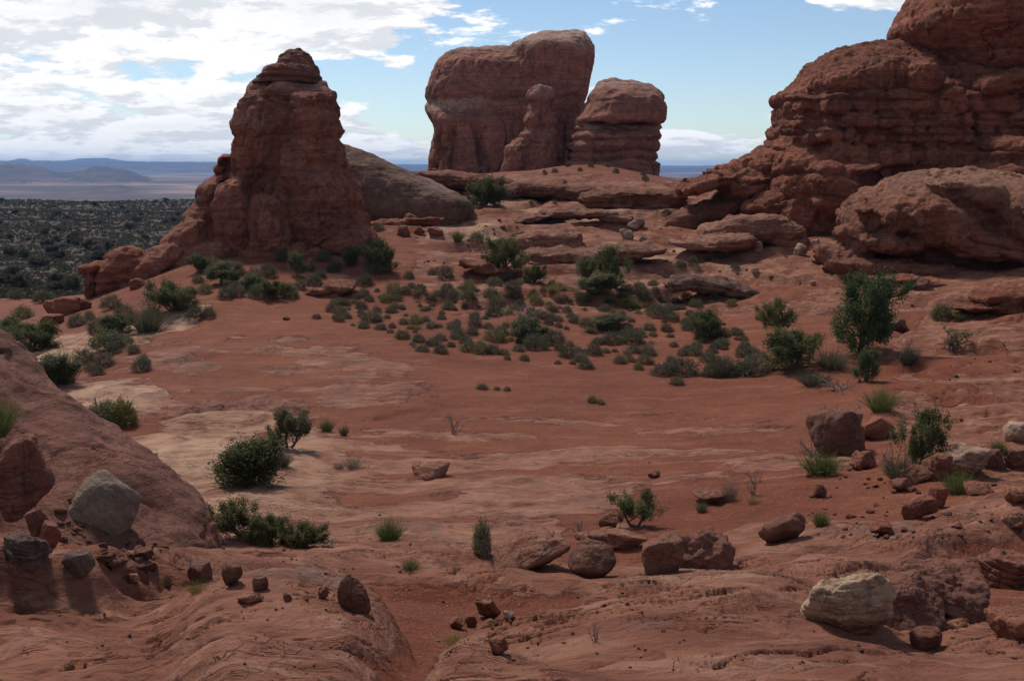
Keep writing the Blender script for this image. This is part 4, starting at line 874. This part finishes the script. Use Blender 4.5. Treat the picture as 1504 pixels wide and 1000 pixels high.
def loose_stones():
    rg = random.Random(21)
    protos = []
    for k in range(7):
        protos.append(link('loose_stone', rock_mesh('loose_stone', 500 + k, (1, .85, .6), planes=10, round_=.3, rough=.1, sub=3), M[('red', 'red', 'slab', 'brown', 'red', 'slab', 'tan')[k]]))
    areas = [((1180, 1460, 690, 790), 80, 'loose red rubble on the sandy slope at right', 'rubble on the right slope', 5, 17),
             ((640, 950, 880, 960), 50, 'small loose stone on the foreground sand', 'stones on the foreground sand', 3, 9),
             ((400, 620, 800, 910), 34, 'small loose stone on the gravel round the teardrop boulder', 'stones round the teardrop boulder', 3, 9),
             ((560, 760, 320, 400), 30, 'red stone scattered on the slope below the grey ridge', 'stones below the grey ridge', 4, 10),
             ((900, 1280, 330, 440), 44, 'stone scattered on the far ledgy slope below the cliff', 'stones below the cliff', 3, 9),
             ((1180, 1504, 440, 640), 34, 'small stone on the bare slickrock slope at right', 'stones on the right slickrock', 3, 10),
             ((480, 1100, 640, 770), 24, 'tiny stone lying on the open bowl floor', 'stones on the bowl floor', 2, 5),
             ((80, 580, 890, 985), 40, 'thin loose flake lying on the near left slab', 'flakes on the near left slab', 3, 8),
             ((700, 1300, 860, 985), 44, 'small loose flake on the near right slab', 'flakes on the near right slab', 3, 8),
             ((1260, 1500, 860, 960), 26, 'small stone on gravel in front of the layered ledge', 'stones before the layered ledge', 3, 10)]
    first = [True]*7
    for (x0, x1, y0, y1), n, lab, grp, s0, s1 in areas:
        kind = 'rock_flake' if 'flake' in lab else 'rubble_stone' if 'rubble' in lab else 'loose_stone'
        for k in range(n):
            i = rg.randrange(7)
            if first[i]: o = protos[i]; first[i] = False
            else: o = protos[i].copy(); COL.objects.link(o)
            o.name = kind; tag(o, lab, 'stone', grp)
            g = ground_at(rg.uniform(x0, x1), rg.uniform(y0, y1)); s = (s0 + (s1 - s0)*rg.random()**2.2)*g.y/F
            o.location = (g.x, g.y, g.z + .12*s); o.scale = (s*rg.uniform(.8, 1.4), s, s*rg.uniform(.6, 1.1)); o.rotation_euler = (rg.uniform(-.3, .3), rg.uniform(-.3, .3), rg.uniform(0, 6.3))
loose_stones()

# ------------------------------------------------------------------ plants
class Geo:
    def __init__(s): s.V = []; s.F = []; s.n = 0
    def add(s, V, Fq): s.V.append(V); s.F.append(Fq + s.n); s.n += len(V)
    def tube(s, pts, rad, sides=5):
        pts = np.asarray(pts, float); n = len(pts); t = np.gradient(pts, axis=0); t /= np.linalg.norm(t, axis=1)[:, None] + 1e-9
        ref = np.where(np.abs(t[:, 2:3]) > 0.9, np.array([[1., 0, 0]]), np.array([[0, 0, 1.]])); a = np.cross(t, ref); a /= np.linalg.norm(a, axis=1)[:, None] + 1e-9; b = np.cross(t, a)
        th = np.linspace(0, 2*math.pi, sides, endpoint=False)
        V = pts[:, None, :] + np.asarray(rad)[:, None, None]*(np.cos(th)[None, :, None]*a[:, None, :] + np.sin(th)[None, :, None]*b[:, None, :]); V = V.reshape(-1, 3)
        i = np.arange(n - 1)[:, None]*sides; j = np.arange(sides)[None, :]; k = (j + 1) % sides
        s.add(V, np.stack([i + j, i + k, i + sides + k, i + sides + j], -1).reshape(-1, 4))
    def leaves(s, C, size, rg, up=0.0, aspect=1.6):
        n = len(C); a = rg.normal(size=(n, 3)); a[:, 2] += up; a /= np.linalg.norm(a, axis=1)[:, None]
        b = np.cross(a, rg.normal(size=(n, 3))); b /= np.linalg.norm(b, axis=1)[:, None]
        sz = size*rg.uniform(.6, 1.4, (n, 1)); l = a*sz*aspect/2; w = b*sz/2
        V = np.stack([C - l - w*.5, C - l*.2 + w, C + l, C - l*.2 - w], 1).reshape(-1, 3); s.add(V, np.arange(4*n).reshape(-1, 4))
    def blades(s, B, D, w, rg):
        n = len(B); b = np.cross(D, rg.normal(size=(n, 3))); b /= np.linalg.norm(b, axis=1)[:, None] + 1e-9; b *= np.asarray(w).reshape(-1, 1)/2
        V = np.stack([B - b, B + b, B + D + b*.3, B + D - b*.3], 1).reshape(-1, 3); s.add(V, np.arange(4*n).reshape(-1, 4))
    def mesh(s, name): return mesh_from(name, np.concatenate(s.V), np.concatenate(s.F))
def limb(rg, p0, d0, L, r0, r1, n=6, wander=0.25, lift=0.0):
    pts = [np.array(p0, float)]; d = np.array(d0, float)/np.linalg.norm(d0)
    for k in range(n):
        d = d + rg.normal(size=3)*wander + np.array([0, 0, lift]); d /= np.linalg.norm(d); pts.append(pts[-1] + d*L/n)
    return np.array(pts), np.linspace(r0, r1, n + 1), d
def make_tree(kind, seed, leafmat):
    """unit-height woody plant: width about one, trunk and foliage parts"""
    rg = np.random.default_rng(seed); w = Geo(); f = Geo(); tips = []
    P_ = dict(dense=(1, 11, .10, 3, .15, 420, .022, 48), open=(2, 6, .18, 3, .11, 330, .022, 16), forked=(2, 5, .30, 3, .12, 380, .022, 12),
              pinyon=(1, 13, .14, 3, .11, 380, .018, 30), bush=(4, 4, .04, 3, .13, 340, .024, 20), sparse=(3, 4, .15, 4, .10, 110, .022, 0))[kind]
    nt, nl, bare, ns, cr, nleaf, ls, nfill = P_
    for t in range(nt):
        az = rg.uniform(0, 6.28) if nt > 1 else 0; lean = rg.uniform(.15, .5) if nt > 1 else .1
        if kind == 'forked': az = (0.1, 3.0)[t] ; lean = .45
        tp, tr, td = limb(rg, (rg.normal()*.02, rg.normal()*.02, -.05), (math.cos(az)*lean, math.sin(az)*lean, 1), .75 if kind != 'pinyon' else .92, .045/nt**.35, .012, 8, .13)
        w.tube(tp, tr, 7); tips.append(tp[-1])
        for k in range(nl):
            h = bare + (1 - bare)*(k + rg.random())/nl; i = min(int(h*8), 7); base = tp[i]*(1 - (h*8 - i)) + tp[min(i + 1, 8)]*(h*8 - i)
            a2 = k*2.4 + rg.uniform(-.5, .5); ln = (0.46*(1 - .55*h) if kind in ('pinyon', 'dense') else .38)*rg.uniform(.75, 1.25)
            el = (.15 if kind == 'pinyon' else .5)+ .5*h
            lp, lr, ld = limb(rg, base, (math.cos(a2), math.sin(a2), el), ln, .020*(1 - .5*h), .006, 5, .2, .08)
            w.tube(lp, lr, 5); tips.append(lp[-1])
            for q in range(ns):
                b2 = lp[rg.integers(2, 5)]; sp, sr, _d = limb(rg, b2, ld + rg.normal(size=3)*.7 + np.array([0, 0, .25]), ln*rg.uniform(.3, .6), .008, .003, 3, .25, .1)
                w.tube(sp, sr, 4); tips.append(sp[-1]); tips.append(sp[1]) if kind == 'dense' else None
    tips = np.array(tips); tips = tips[tips[:, 2] > (.05 if kind in ('dense', 'bush') else .16)]
    mx = np.abs(tips[:, :2]).max(); tz = tips[:, 2].max(); fill = []
    for k in range(nfill):
        z0 = rg.random(); a = rg.uniform(0, 6.28)
        e = dict(dense=(1 - (2*abs(z0 - .42))**2.6*.55), pinyon=1.05*(1 - z0)**.55*(1 - .6*(z0 < .15)), bush=(1 - z0**2.2)).get(kind, 1 - (1.6*abs(z0 - .55))**2)
        r = mx*max(e, .1)*rg.uniform(.45, 1.0)*(1 + .18*math.sin(3*a + seed)); lo_ = .16 if kind in ('open', 'forked') else .04
        fill.append((math.cos(a)*r, math.sin(a)*r, tz*(lo_ + (1 - lo_)*z0)*.97))
    if fill: tips = np.vstack([tips, np.array(fill)])
    for c in tips:
        if kind == 'sparse' and rg.random() < .35: continue
        n = int(nleaf*rg.uniform(.4, 1.2)); r = cr*rg.uniform(.55, 1.1)
        n = int(n*.62); ax = np.array([c[0]*.5, c[1]*.5, .55]); ax /= np.linalg.norm(ax); C = c + rg.normal(size=(n, 3))*r*.42 + ax*rg.normal(size=(n, 1))*r*.75
        f.leaves(C[C[:, 2] > 0.01], ls, rg, .6)
    if kind == 'sparse':
        for k in range(10):
            lp, lr, ld = limb(rg, (0, 0, rg.uniform(.05, .5)), (rg.normal(), rg.normal(), .5), rg.uniform(.3, .6), .014, .003, 6, .3, .03); w.tube(lp, lr, 4)
    allz = np.concatenate(f.V); hh = np.percentile(allz[:, 2], 99.5); ww = (np.percentile(allz[:, 0], 99) - np.percentile(allz[:, 0], 1))
    for G_ in (w, f):
        G_.V = [v*np.array([1/ww, 1/ww, 1/hh]) for v in G_.V]
    return w.mesh('trunk'), f.mesh('foliage')
def make_tuft(seed, n=420, spread=.55, wid=.014, flat=.0):
    rg = np.random.default_rng(seed); g = Geo()
    a = rg.uniform(0, 6.28, n); r = rg.random(n)**.6; B = np.stack([np.cos(a)*r*.25, np.sin(a)*r*.25, np.full(n, -.02)], 1)
    D = np.stack([np.cos(a)*r*spread, np.sin(a)*r*spread, np.ones(n)], 1)+rg.normal(size=(n, 3))*.13; D *= (rg.uniform(.5, 1.0, n)*(1 - .35*r))[:, None]
    mid = B + D*.55; g.blades(B, D, np.full(n, wid), rg)
    k = rg.random(n) < .8; D2 = D[k]*.55 + rg.normal(size=(k.sum(), 3))*.14; g.blades(mid[k], D2, np.full(k.sum(), wid*.8), rg)
    V = np.concatenate(g.V); hh = np.percentile(V[:, 2], 99); ww = np.percentile(V[:, 0], 98.5) - np.percentile(V[:, 0], 1.5)
    g.V = [v/np.array([ww, ww, hh]) for v in g.V]; return g.mesh('stems')
def make_dome(seed, n=900):
    """low rounded shrub: short twigs pointing outwards with small leaves"""
    rg = np.random.default_rng(seed); g = Geo()
    d = rg.normal(size=(n, 3)); d[:, 2] = np.abs(d[:, 2])*.9; d /= np.linalg.norm(d, axis=1)[:, None]
    lum = 1 + .28*fbm(d*2.2 + seed*5.1, 3)
    r = (.35 + .65*rg.random(n)**.45)*lum; C = d*r[:, None]*np.array([.5, .5, .92]); C[:, 2] += .03
    D = d*.17 + rg.normal(size=(n, 3))*.06 + np.array([0, 0, .05]); g.blades(C, D, rg.uniform(.012, .032, n), rg)
    g.leaves(C[: n//2] + D[: n//2], .05, rg, .3)
    m = 60; a = rg.uniform(0, 6.28, m); D = np.stack([np.cos(a)*.42, np.sin(a)*.42, rg.uniform(.3, .8, m)], 1)*rg.uniform(.5, 1, (m, 1)); g.blades(np.zeros((m, 3)), D, np.full(m, .02), rg)
    return g.mesh('blackbrush')
def make_snag(seed, n=9, spread=1.0, lift=.05):
    rg = np.random.default_rng(seed); w = Geo()
    for k in range(n):
        a = rg.uniform(0, 6.28); lp, lr, ld = limb(rg, (rg.normal()*.05, rg.normal()*.05, -.04), (math.cos(a)*spread, math.sin(a)*spread, rg.uniform(.5, 1.4)), rg.uniform(.6, 1.05), .022, .006, 7, .25, lift); w.tube(lp, lr, 5)
        for q in range(5):
            b2 = lp[rg.integers(2, 7)]; sp, sr, _ = limb(rg, b2, ld + rg.normal(size=3)*.9, rg.uniform(.15, .4), .010, .003, 4, .3, .05); w.tube(sp, sr, 4)
    V = np.concatenate(w.V); w.V = [v/np.array([np.ptp(V[:, 0]), np.ptp(V[:, 0]), V[:, 2].max()]) for v in w.V]; return w.mesh('branches')

PROTO = {}
def proto_tree(key, kind, seed, mat):
    PROTO[key] = (make_tree(kind, seed, mat), mat)
proto_tree('dense', 'dense', 1, 'juniper'); proto_tree('open', 'open', 2, 'juniper'); proto_tree('open2', 'open', 9, 'juniper'); proto_tree('forked', 'forked', 3, 'juniper')
proto_tree('pinyon', 'pinyon', 4, 'pinyon'); proto_tree('bush', 'bush', 5, 'juniper'); proto_tree('bush2', 'bush', 6, 'olive'); proto_tree('sparse', 'sparse', 7, 'olive'); proto_tree('oliveopen', 'open', 8, 'olive')
TUFT = {'tuft': (make_tuft(1), 'ephedra'), 'tuft2': (make_tuft(2, 420, .8), 'ephedra'), 'dry': (make_tuft(3, 260, .7, .010), 'dry'), 'grass': (make_tuft(4, 300, .9, .010), 'yellow'), 'greytuft': (make_tuft(5, 420, .8, .016), 'black'), 'yellowbush': (make_dome(33, 1300), 'yellow'), 'oliveb': (make_dome(34, 1400), 'olive')}
SNAG = {'snag': make_snag(1), 'snag2': make_snag(2, 6, .5, .12), 'fallen': make_snag(3, 10, 1.6, -.06)}
BB = [make_dome(k) for k in (11, 12, 13, 14)]
_pr = random.Random(3)
def plant(key, px, py, w, h, label, name=None, cat='shrub', group=None, part=None):
    g = ground_at(px, py); k = math.hypot(g.y, g.z)/F; W, Hh = w*k, h*k; yaw = 0 if key in ('forked',) else _pr.uniform(0, 6.28)
    if key in PROTO:
        (tm, fm), mat = PROTO[key]; o = empty(name or 'juniper', (g.x, g.y, g.z))
        link('trunk', tm, M['bark'], o); link('foliage', fm, M[mat], o)
    elif key in TUFT:
        mm, mat = TUFT[key]; o = link(name or 'grass_tuft', mm, M[mat], loc=(g.x, g.y, g.z))
    else: o = link(name or 'dead_branches', SNAG[key], M['deadwood'], loc=(g.x, g.y, g.z))
    o.location = (g.x, g.y + W*.25, gz(g.x, g.y + W*.25) - .02); o.scale = (W, W, Hh*1.02); o.rotation_euler = (0, 0, yaw)
    return tag(o, label, cat, group)
def plants():
    T = 'tree'
    plant('dense', 360, 716, 88, 66, 'dense dark green juniper on the pale slickrock', cat=T)
    plant('open', 350, 792, 78, 60, 'airy juniper with visible limbs behind the left bank', cat=T)
    plant('bush', 395, 800, 50, 46, 'ragged green bush right of the airy juniper', 'bush')
    plant('bush', 443, 804, 58, 38, 'bright green bush right of the ragged one', 'bush')
    plant('oliveopen', 420, 662, 62, 55, 'tall loose olive shrub above the dense dark juniper', 'bush')
    plant('snag', 440, 628, 22, 34, 'grey dead branches rising behind the loose olive shrub', cat='dead branches')
    plant('greytuft', 412, 688, 36, 28, 'grey-green shrub touching the right side of the dense juniper', 'bush')
    plant('tuft', 479, 634, 24, 22, 'small yellow-green tuft above the bare bowl floor', 'green_tuft', 'grass tuft')
    plant('greytuft', 505, 640, 16, 18, 'tiny grey tuft right of the yellow-green tuft', 'grey_tuft')
    plant('snag2', 666, 640, 34, 30, 'bare grey twiggy shrub on the far side of the bowl floor', 'bare_shrub', 'dead branches')
    plant('dry', 518, 690, 32, 24, 'round tan dry tuft in the bowl', 'dry_tuft', 'grass tuft')
    plant('dry', 496, 690, 24, 16, 'smaller dry tuft left of the round tan one', 'dry_tuft', 'grass tuft')
    plant('tuft', 570, 795, 46, 36, 'green upright tuft with bare twigs on the near slickrock', 'green_tuft', 'grass tuft')
    plant('tuft2', 602, 838, 32, 14, 'low green grass patch in front of the upright tuft', 'green_tuft', 'grass tuft')
    plant('snag2', 716, 822, 34, 62, 'dark upright snag with a few leaves beside the smooth slab', 'snag', 'dead branches')
    plant('oliveb', 708, 815, 22, 50, 'thin grey leaves clothing the left of the upright snag', 'bush')
    plant('forked', 936, 776, 74, 56, 'forked juniper growing from stones in mid foreground', cat=T)
    plant('snag2', 852, 788, 30, 28, 'thin bare twigs left of the forked juniper', 'bare_shrub', 'dead branches')
    plant('greytuft', 1031, 753, 20, 20, 'small round grey shrub by the thin tilted slab', 'grey_tuft')
    plant('dry', 1073, 738, 30, 40, 'tan bare-stemmed shrub left of the dead twigs', 'dry_tuft')
    plant('snag2', 1108, 728, 26, 42, 'upright dead twigs on the open sand', 'bare_shrub', 'dead branches')
    plant('grass', 1108, 741, 24, 12, 'yellow grass clump at the foot of the dead twigs', 'grass_clump', 'grass tuft')
    plant('tuft', 1208, 773, 28, 26, 'single green tuft in the red rubble', 'green_tuft', 'grass tuft')
    plant('pinyon', 1268, 522, 84, 118, 'tallest dark green pinyon tree on the right slope', 'pinyon_tree', T)
    plant('open2', 1145, 492, 54, 52, 'dark green juniper left of the tallest pinyon', cat=T)
    plant('bush', 1172, 545, 74, 60, 'broad green juniper bush below the pinyon', cat=T)
    plant('pinyon', 1272, 562, 34, 48, 'small cone-shaped young pinyon below the tallest one', 'pinyon_tree', T)
    plant('greytuft', 1225, 545, 60, 34, 'grey brush between the broad bush and the young pinyon', 'bush')
    plant('greytuft', 1200, 568, 60, 26, 'grey brush low on the slope under the broad bush', 'bush')
    plant('fallen', 1238, 575, 60, 30, 'tangled grey dead branches below the young pinyon', 'dead_branches', 'dead branches')
    plant('fallen', 1245, 612, 62, 26, 'dark fallen branches behind the largest dark boulder', 'dead_branches', 'dead branches')
    plant('snag', 1196, 672, 40, 50, 'dead branches at the left of the largest dark boulder', 'dead_branches', 'dead branches')
    plant('tuft2', 1298, 606, 56, 40, 'green bush uphill of the egg-shaped boulder', 'bush')
    plant('tuft', 1210, 699, 62, 38, 'yellow-green tuft in front of the largest dark boulder', 'green_tuft', 'grass tuft')
    plant('open2', 1352, 690, 74, 92, 'sparse grey-green juniper with dead limbs on the right slope', cat=T)
    plant('snag', 1318, 695, 54, 62, 'grey dead limbs left of the sparse juniper', 'dead_branches', 'dead branches')
    plant('greytuft', 1328, 708, 60, 40, 'grey brush under the sparse juniper', 'bush')
    plant('tuft', 1362, 698, 26, 24, 'small green tuft right under the sparse juniper', 'green_tuft', 'grass tuft')
    plant('tuft', 1414, 726, 50, 42, 'yellow-green bush in front of the pale layered boulder', 'bush')
    plant('tuft', 1470, 665, 26, 18, 'small green tuft by the pale square-cornered boulder', 'green_tuft', 'grass tuft')
    plant('sparse', 1400, 522, 46, 40, 'spiky open shrub on the bare right slope', 'bush')
    plant('snag', 1336, 535, 44, 44, 'bare grey branches right of the tallest pinyon', 'dead_branches', 'dead branches')
    plant('greytuft', 1338, 538, 34, 34, 'grey shrub under the bare branches on the right slope', 'bush')
    plant('oliveb', 1385, 470, 26, 18, 'small olive shrub on the slope under the humped outcrop', 'bush')
    plant('tuft2', 1412, 473, 24, 12, 'low green clump right of the small olive shrub', 'green_tuft', 'grass tuft')
    plant('bush', 1246, 420, 12, 18, 'tiny green shrub beside the pale flat stone', 'bush')
    plant('open2', 906, 427, 52, 62, 'round-crowned juniper with a dark trunk on the far slope', cat=T)
    plant('oliveopen', 864, 422, 44, 40, 'loose grey juniper left of the round-crowned one', cat=T)
    plant('open', 747, 405, 60, 56, 'rounded juniper beside the dark-edged ledge', cat=T)
    plant('bush', 785, 416, 28, 26, 'green bush right of the rounded juniper', 'bush')
    plant('bush', 1035, 498, 50, 38, 'bright yellow-green bush at the right of the shrub patch', 'bush')
    plant('bush2', 880, 440, 60, 30, 'olive brush at the foot of the round-crowned juniper', 'bush')
    plant('grass', 928, 456, 48, 16, 'yellow-green grass patch below the round-crowned juniper', 'grass_clump', 'grass tuft')
    plant('grass', 814, 432, 30, 12, 'yellow grass patch left of the round-crowned juniper', 'grass_clump', 'grass tuft')
    plant('grass', 848, 438, 14, 12, 'small golden clump right of the yellow grass patch', 'grass_clump', 'grass tuft')
    plant('snag', 775, 470, 60, 34, 'grey dead branches in the upper middle of the shrub patch', 'dead_branches', 'dead branches')
    plant('bush2', 780, 505, 52, 34, 'large olive bush in the lower middle of the shrub patch', 'bush')
    plant('bush2', 890, 486, 52, 22, 'low green-olive bush in the right half of the shrub patch', 'bush')
    plant('bush', 552, 403, 50, 48, 'green juniper bush left of the red slope path', cat=T)
    plant('bush2', 512, 392, 28, 28, 'dark small bush left of the green juniper bush', 'bush')
    plant('bush', 712, 302, 48, 40, 'green juniper at the right end of the grey ridge', cat=T)
    plant('bush2', 725, 305, 30, 24, 'grey bush under the juniper at the end of the grey ridge', 'bush')
    plant('bush', 665, 328, 38, 32, 'round juniper below the end of the grey ridge', cat=T)
    plant('tuft', 672, 358, 20, 18, 'small bright green bush on the red slope path', 'green_tuft', 'bush')
    plant('oliveb', 765, 358, 24, 16, 'small grey-green bush on the broad pale slab', 'bush')
    plant('bush', 404, 441, 36, 28, 'green bush below the middle of the pinnacle foot', 'bush')
    plant('bush2', 325, 420, 48, 32, 'wide olive bush below the left of the pinnacle', 'bush')
    plant('bush2', 362, 428, 28, 24, 'olive bush right of the wide one', 'bush')
    plant('oliveopen', 437, 408, 32, 36, 'tall thin olive bush under the right of the pinnacle', 'bush')
    plant('bush', 248, 462, 66, 44, 'largest green bush at the left rim of the bowl', 'bush')
    plant('greytuft', 212, 490, 58, 46, 'large grey shrub left of the largest green bush', 'bush')
    plant('bush', 172, 492, 50, 30, 'dark green bush on the left pale slickrock', 'bush')
    plant('oliveb', 155, 514, 44, 26, 'round olive bush lower on the left pale slickrock', 'bush')
    plant('tuft', 92, 566, 46, 50, 'yellow-green bush, right half of the clump behind the left bank', 'bush')
    plant('bush2', 64, 570, 70, 46, 'grey-olive bush, left half of the clump behind the left bank', 'bush')
    plant('bush', 40, 515, 64, 40, 'green bush at the left edge among the red boulders', 'bush')
    plant('bush', 5, 500, 60, 30, 'green bush cut by the left edge of view', 'bush')
    plant('oliveb', 148, 628, 48, 36, 'grey-blue shrub in a dip of the slickrock', 'bush')
    plant('yellowbush', 180, 627, 32, 38, 'yellowing shrub joined to the grey-blue one', 'bush')
    plant('bush', 208, 702, 32, 32, 'small green bush peeking over the left bank', 'bush')
    for px, py, w, h, l in ((295, 400, 30, 24, 'right'),):
        plant('bush2', px, py, w, h, 'small olive bush on the rise below the foot ledges', 'bush')
    # tuft growing on the near bank
    g = P(-4, 640, 12.0); o = link('green_tuft', TUFT['tuft2'][0], M['juniper'] if False else M['olive'], loc=g); o.scale = (.5, .5, .55)
    tag(o, 'soft green tuft at the left edge growing on the rock bank', 'grass tuft')
    plant('grass', 287, 872, 34, 24, 'dry golden grass in front of the wedge-shaped rock', 'grass_clump', 'grass tuft')
    plant('grass', 668, 945, 40, 16, 'faint yellow grass on the foreground sand', 'grass_clump', 'grass tuft')
    plant('snag2', 876, 945, 26, 34, 'tiny leafless twig shrub at the front slab', 'bare_shrub', 'dead branches')
    plant('dry', 1338, 862, 20, 16, 'small grey dry tuft on top behind the pale boulder', 'dry_tuft', 'grass tuft')
plants()

def blackbrush():
    rg = random.Random(17); pts = []
    lo = [(480, 470), (560, 490), (620, 517), (740, 528), (860, 542), (940, 545), (1000, 562), (1060, 560), (1135, 552)]; hi = [(480, 452), (540, 430), (620, 420), (700, 418), (760, 412), (860, 425), (960, 425), (1010, 440), (1060, 470), (1100, 500), (1135, 530)]
    tries = 0
    while len(pts) < 265 and tries < 20000:
        tries += 1; px = rg.uniform(485, 1132); a, b = curve(px, hi), curve(px, lo); py = rg.uniform(a, b)
        s = .88*(15 + (py - 420)*0.105)*rg.choice([.4, .55, .7, .85, 1.0, 1.15, 1.5])
        if all(((px - q[0])/(.5*(s + q[2])))**2 + ((py - q[1])/(.27*(s + q[2])))**2 > .66 for q in pts): pts.append((px, py, s))
    extra = [(620, 517, 18), (995, 566, 20), (708, 572, 15), (745, 574, 10), (730, 573, 9), (870, 592, 14), (882, 594, 12), (464, 468, 12), (1058, 555, 28), (1105, 552, 44), (1060, 548, 24)]
    for k in range(34):
        px = rg.uniform(500, 1120); a, b = curve(px, hi), curve(px, lo); py = rg.uniform(a, b); g = ground_at(px, py); W = rg.uniform(9, 20)*math.hypot(g.y, g.z)/F
        key = rg.choice(('dry', 'dry', 'grass')); o = link('dry_tuft', TUFT[key][0], M[TUFT[key][1]], loc=g); o.scale = (W, W, W*.6); o.rotation_euler = (0, 0, rg.uniform(0, 6.28))
        tag(o, 'thin dry grass tuft between the shrubs of the patch', 'grass tuft', 'grass tufts in the shrub patch')
    def put(px, py, s, lab, grp, hs=.62):
        k = rg.choice((0, 0, 1, 1, 2, 2, 3)); g = ground_at(px, py); W = s*math.hypot(g.y, g.z)/F
        o = link('blackbrush', BB[k], M['black' if k < 3 else 'oliveb'], loc=(g.x, g.y + W*.3, gz(g.x, g.y + W*.3) - .02)); o.scale = (W, W, W*hs*rg.uniform(.85, 1.2)); o.rotation_euler = (0, 0, rg.uniform(0, 6.28))
        tag(o, lab, 'shrub', grp)
    for px, py, s in pts: put(px, py, s, 'low rounded grey-green shrub in the patch on red sand beyond the bowl', 'shrubs of the patch beyond the bowl')
    for px, py, s in extra: put(px, py, s, 'low grey shrub standing apart on the open red sand of the bowl', 'shrubs apart on the bowl sand')
    for px, py in ((275, 440), (300, 432), (345, 436), (375, 438), (382, 430), (440, 425), (455, 398), (470, 408), (350, 405), (330, 440), (425, 438), (290, 416), (490, 400), (535, 420), (600, 410), (635, 405), (655, 412), (700, 360), (555, 340), (312, 398), (392, 408), (415, 385), (372, 415), (460, 420), (475, 385)):
        put(px, py, rg.uniform(12, 24), 'small grey-green shrub on the rise under the pinnacle', 'shrubs under the pinnacle', .8)
    for px, py in ((130, 545), (122, 535), (140, 552), (210, 535), (195, 520), (205, 545), (165, 520), (185, 505), (222, 470), (285, 470), (305, 467), (150, 540), (30, 470), (60, 445), (130, 470), (110, 480), (160, 455), (180, 470), (20, 440), (140, 490)):
        put(px, py, rg.uniform(14, 30), 'grey shrub on the left rim between slickrock and plain', 'shrubs on the left rim', .75)
    for px, py in ((834, 245), (815, 254), (852, 252), (800, 255), (868, 246), (893, 246), (945, 258), (948, 265), (745, 272), (780, 300), (815, 300), (830, 270), (905, 255)):
        put(px, py, rg.uniform(5, 9), 'tiny dark shrub on the red rise below the buttes', 'shrubs below the buttes', .8)
    for px, py in ((820, 325), (775, 352), (980, 318), (945, 305), (1000, 400), (960, 420), (1040, 385), (1030, 352), (945, 358), (888, 380), (862, 378), (868, 384), (1080, 395), (1060, 385), (1090, 440), (1075, 450), (1050, 440), (1120, 470), (985, 330), (820, 345), (1018, 390)):
        put(px, py, rg.uniform(9, 20), 'shrub growing between the ledges of the far slope', 'shrubs between the ledges', .7)
blackbrush()

def plain_scrub():
    rg = random.Random(29); n = np.random.default_rng(29)
    # individual trees on the plain
    keys = ['bush', 'bush2', 'open', 'dense']; protos = {}
    for k in range(120):
        px = rg.uniform(-60, 330); t = rg.random(); py = 296 + 135*t**1.3
        if px > 230: py = min(py, 400 - (px - 230)*0.9)
        g = ground_at(px, py)
        if g.y < 110 or g.y > 800: continue
        key = rg.choice(keys); s = rg.uniform(1.0, 2.3); o = protos.get(key)
        if o is None:
            (tm, fm), mat = PROTO[key]; o = empty('plain_tree', g); link('trunk', tm, M['bark'], o); f2 = fm.copy(); f2.materials.clear(); f2.materials.append(M['scrub']); link('foliage', f2, None, o); protos[key] = o
        else: o = copy_tree(o)
        o.location = (g.x, g.y, g.z - .05); o.scale = (s*rg.uniform(1, 1.5), s*1.2, s*rg.uniform(.75, 1.1)); o.rotation_euler = (0, 0, rg.uniform(0, 6.28))
        tag(o, 'dark juniper standing on the scrub plain left of the pinnacle', 'tree', 'junipers of the scrub plain')
    # the low scrub between them, past counting
    Y = np.exp(n.uniform(math.log(95), math.log(720), 34000)); u = n.uniform(-.62, -.16, len(Y)); X = u*Y; Z = ground_z(X, Y); px, py = proj(X, Y, Z)
    dn = fbm(P3(X/22, Y/22, 1.7), 3); keep = (px < 345) & (dn > -.75 + .5*(n.random(len(Y)) < .15)) & ~((Y < 125) & (px > 160))
    X, Y, Z = X[keep], Y[keep], Z[keep]; m = len(X); g = Geo(); r = n.uniform(.22, .75, m)*np.clip(Y/260, .75, 1.6)
    d = n.normal(size=(m, 9, 3)); d[..., 2] = np.abs(d[..., 2]); d /= np.linalg.norm(d, axis=2)[..., None]
    C = np.stack([X, Y, Z], 1)[:, None, :] + d*r[:, None, None]*np.array([.8, .8, .6]); sz = np.repeat(r*.62, 9)[:, None]
    g.leaves(C.reshape(-1, 3), sz, n, .3, 1.2)
    o = link('plain_scrub', g.mesh('plain_scrub'), M['scrub']); tag(o, 'low dark scrub covering the plain behind the left rim', 'scrub', None, 'stuff')
plain_scrub()

# ------------------------------------------------------------------ haze
def haze():
    V = np.array([(x, y, z) for z in (-140., 120.) for y in (-22500., 22500.) for x in (-22500., 22500.)]); Fq = np.array([(0, 2, 3, 1), (4, 5, 7, 6), (0, 1, 5, 4), (2, 6, 7, 3), (0, 4, 6, 2), (1, 3, 7, 5)])
    m = bpy.data.materials.new('haze'); m.use_nodes = True; g = NT(m.node_tree); g.n.clear()
    v = g.new('ShaderNodeVolumePrincipled'); v.inputs['Color'].default_value = (0.30, 0.56, 1.0, 1); v.inputs['Density'].default_value = 7.0e-5; v.inputs['Anisotropy'].default_value = 0.2
    o = g.new('ShaderNodeOutputMaterial'); g.l.new(v.outputs[0], o.inputs['Volume'])
    tag(link('haze', mesh_from('haze', V, Fq), m), kind='stuff')
haze()
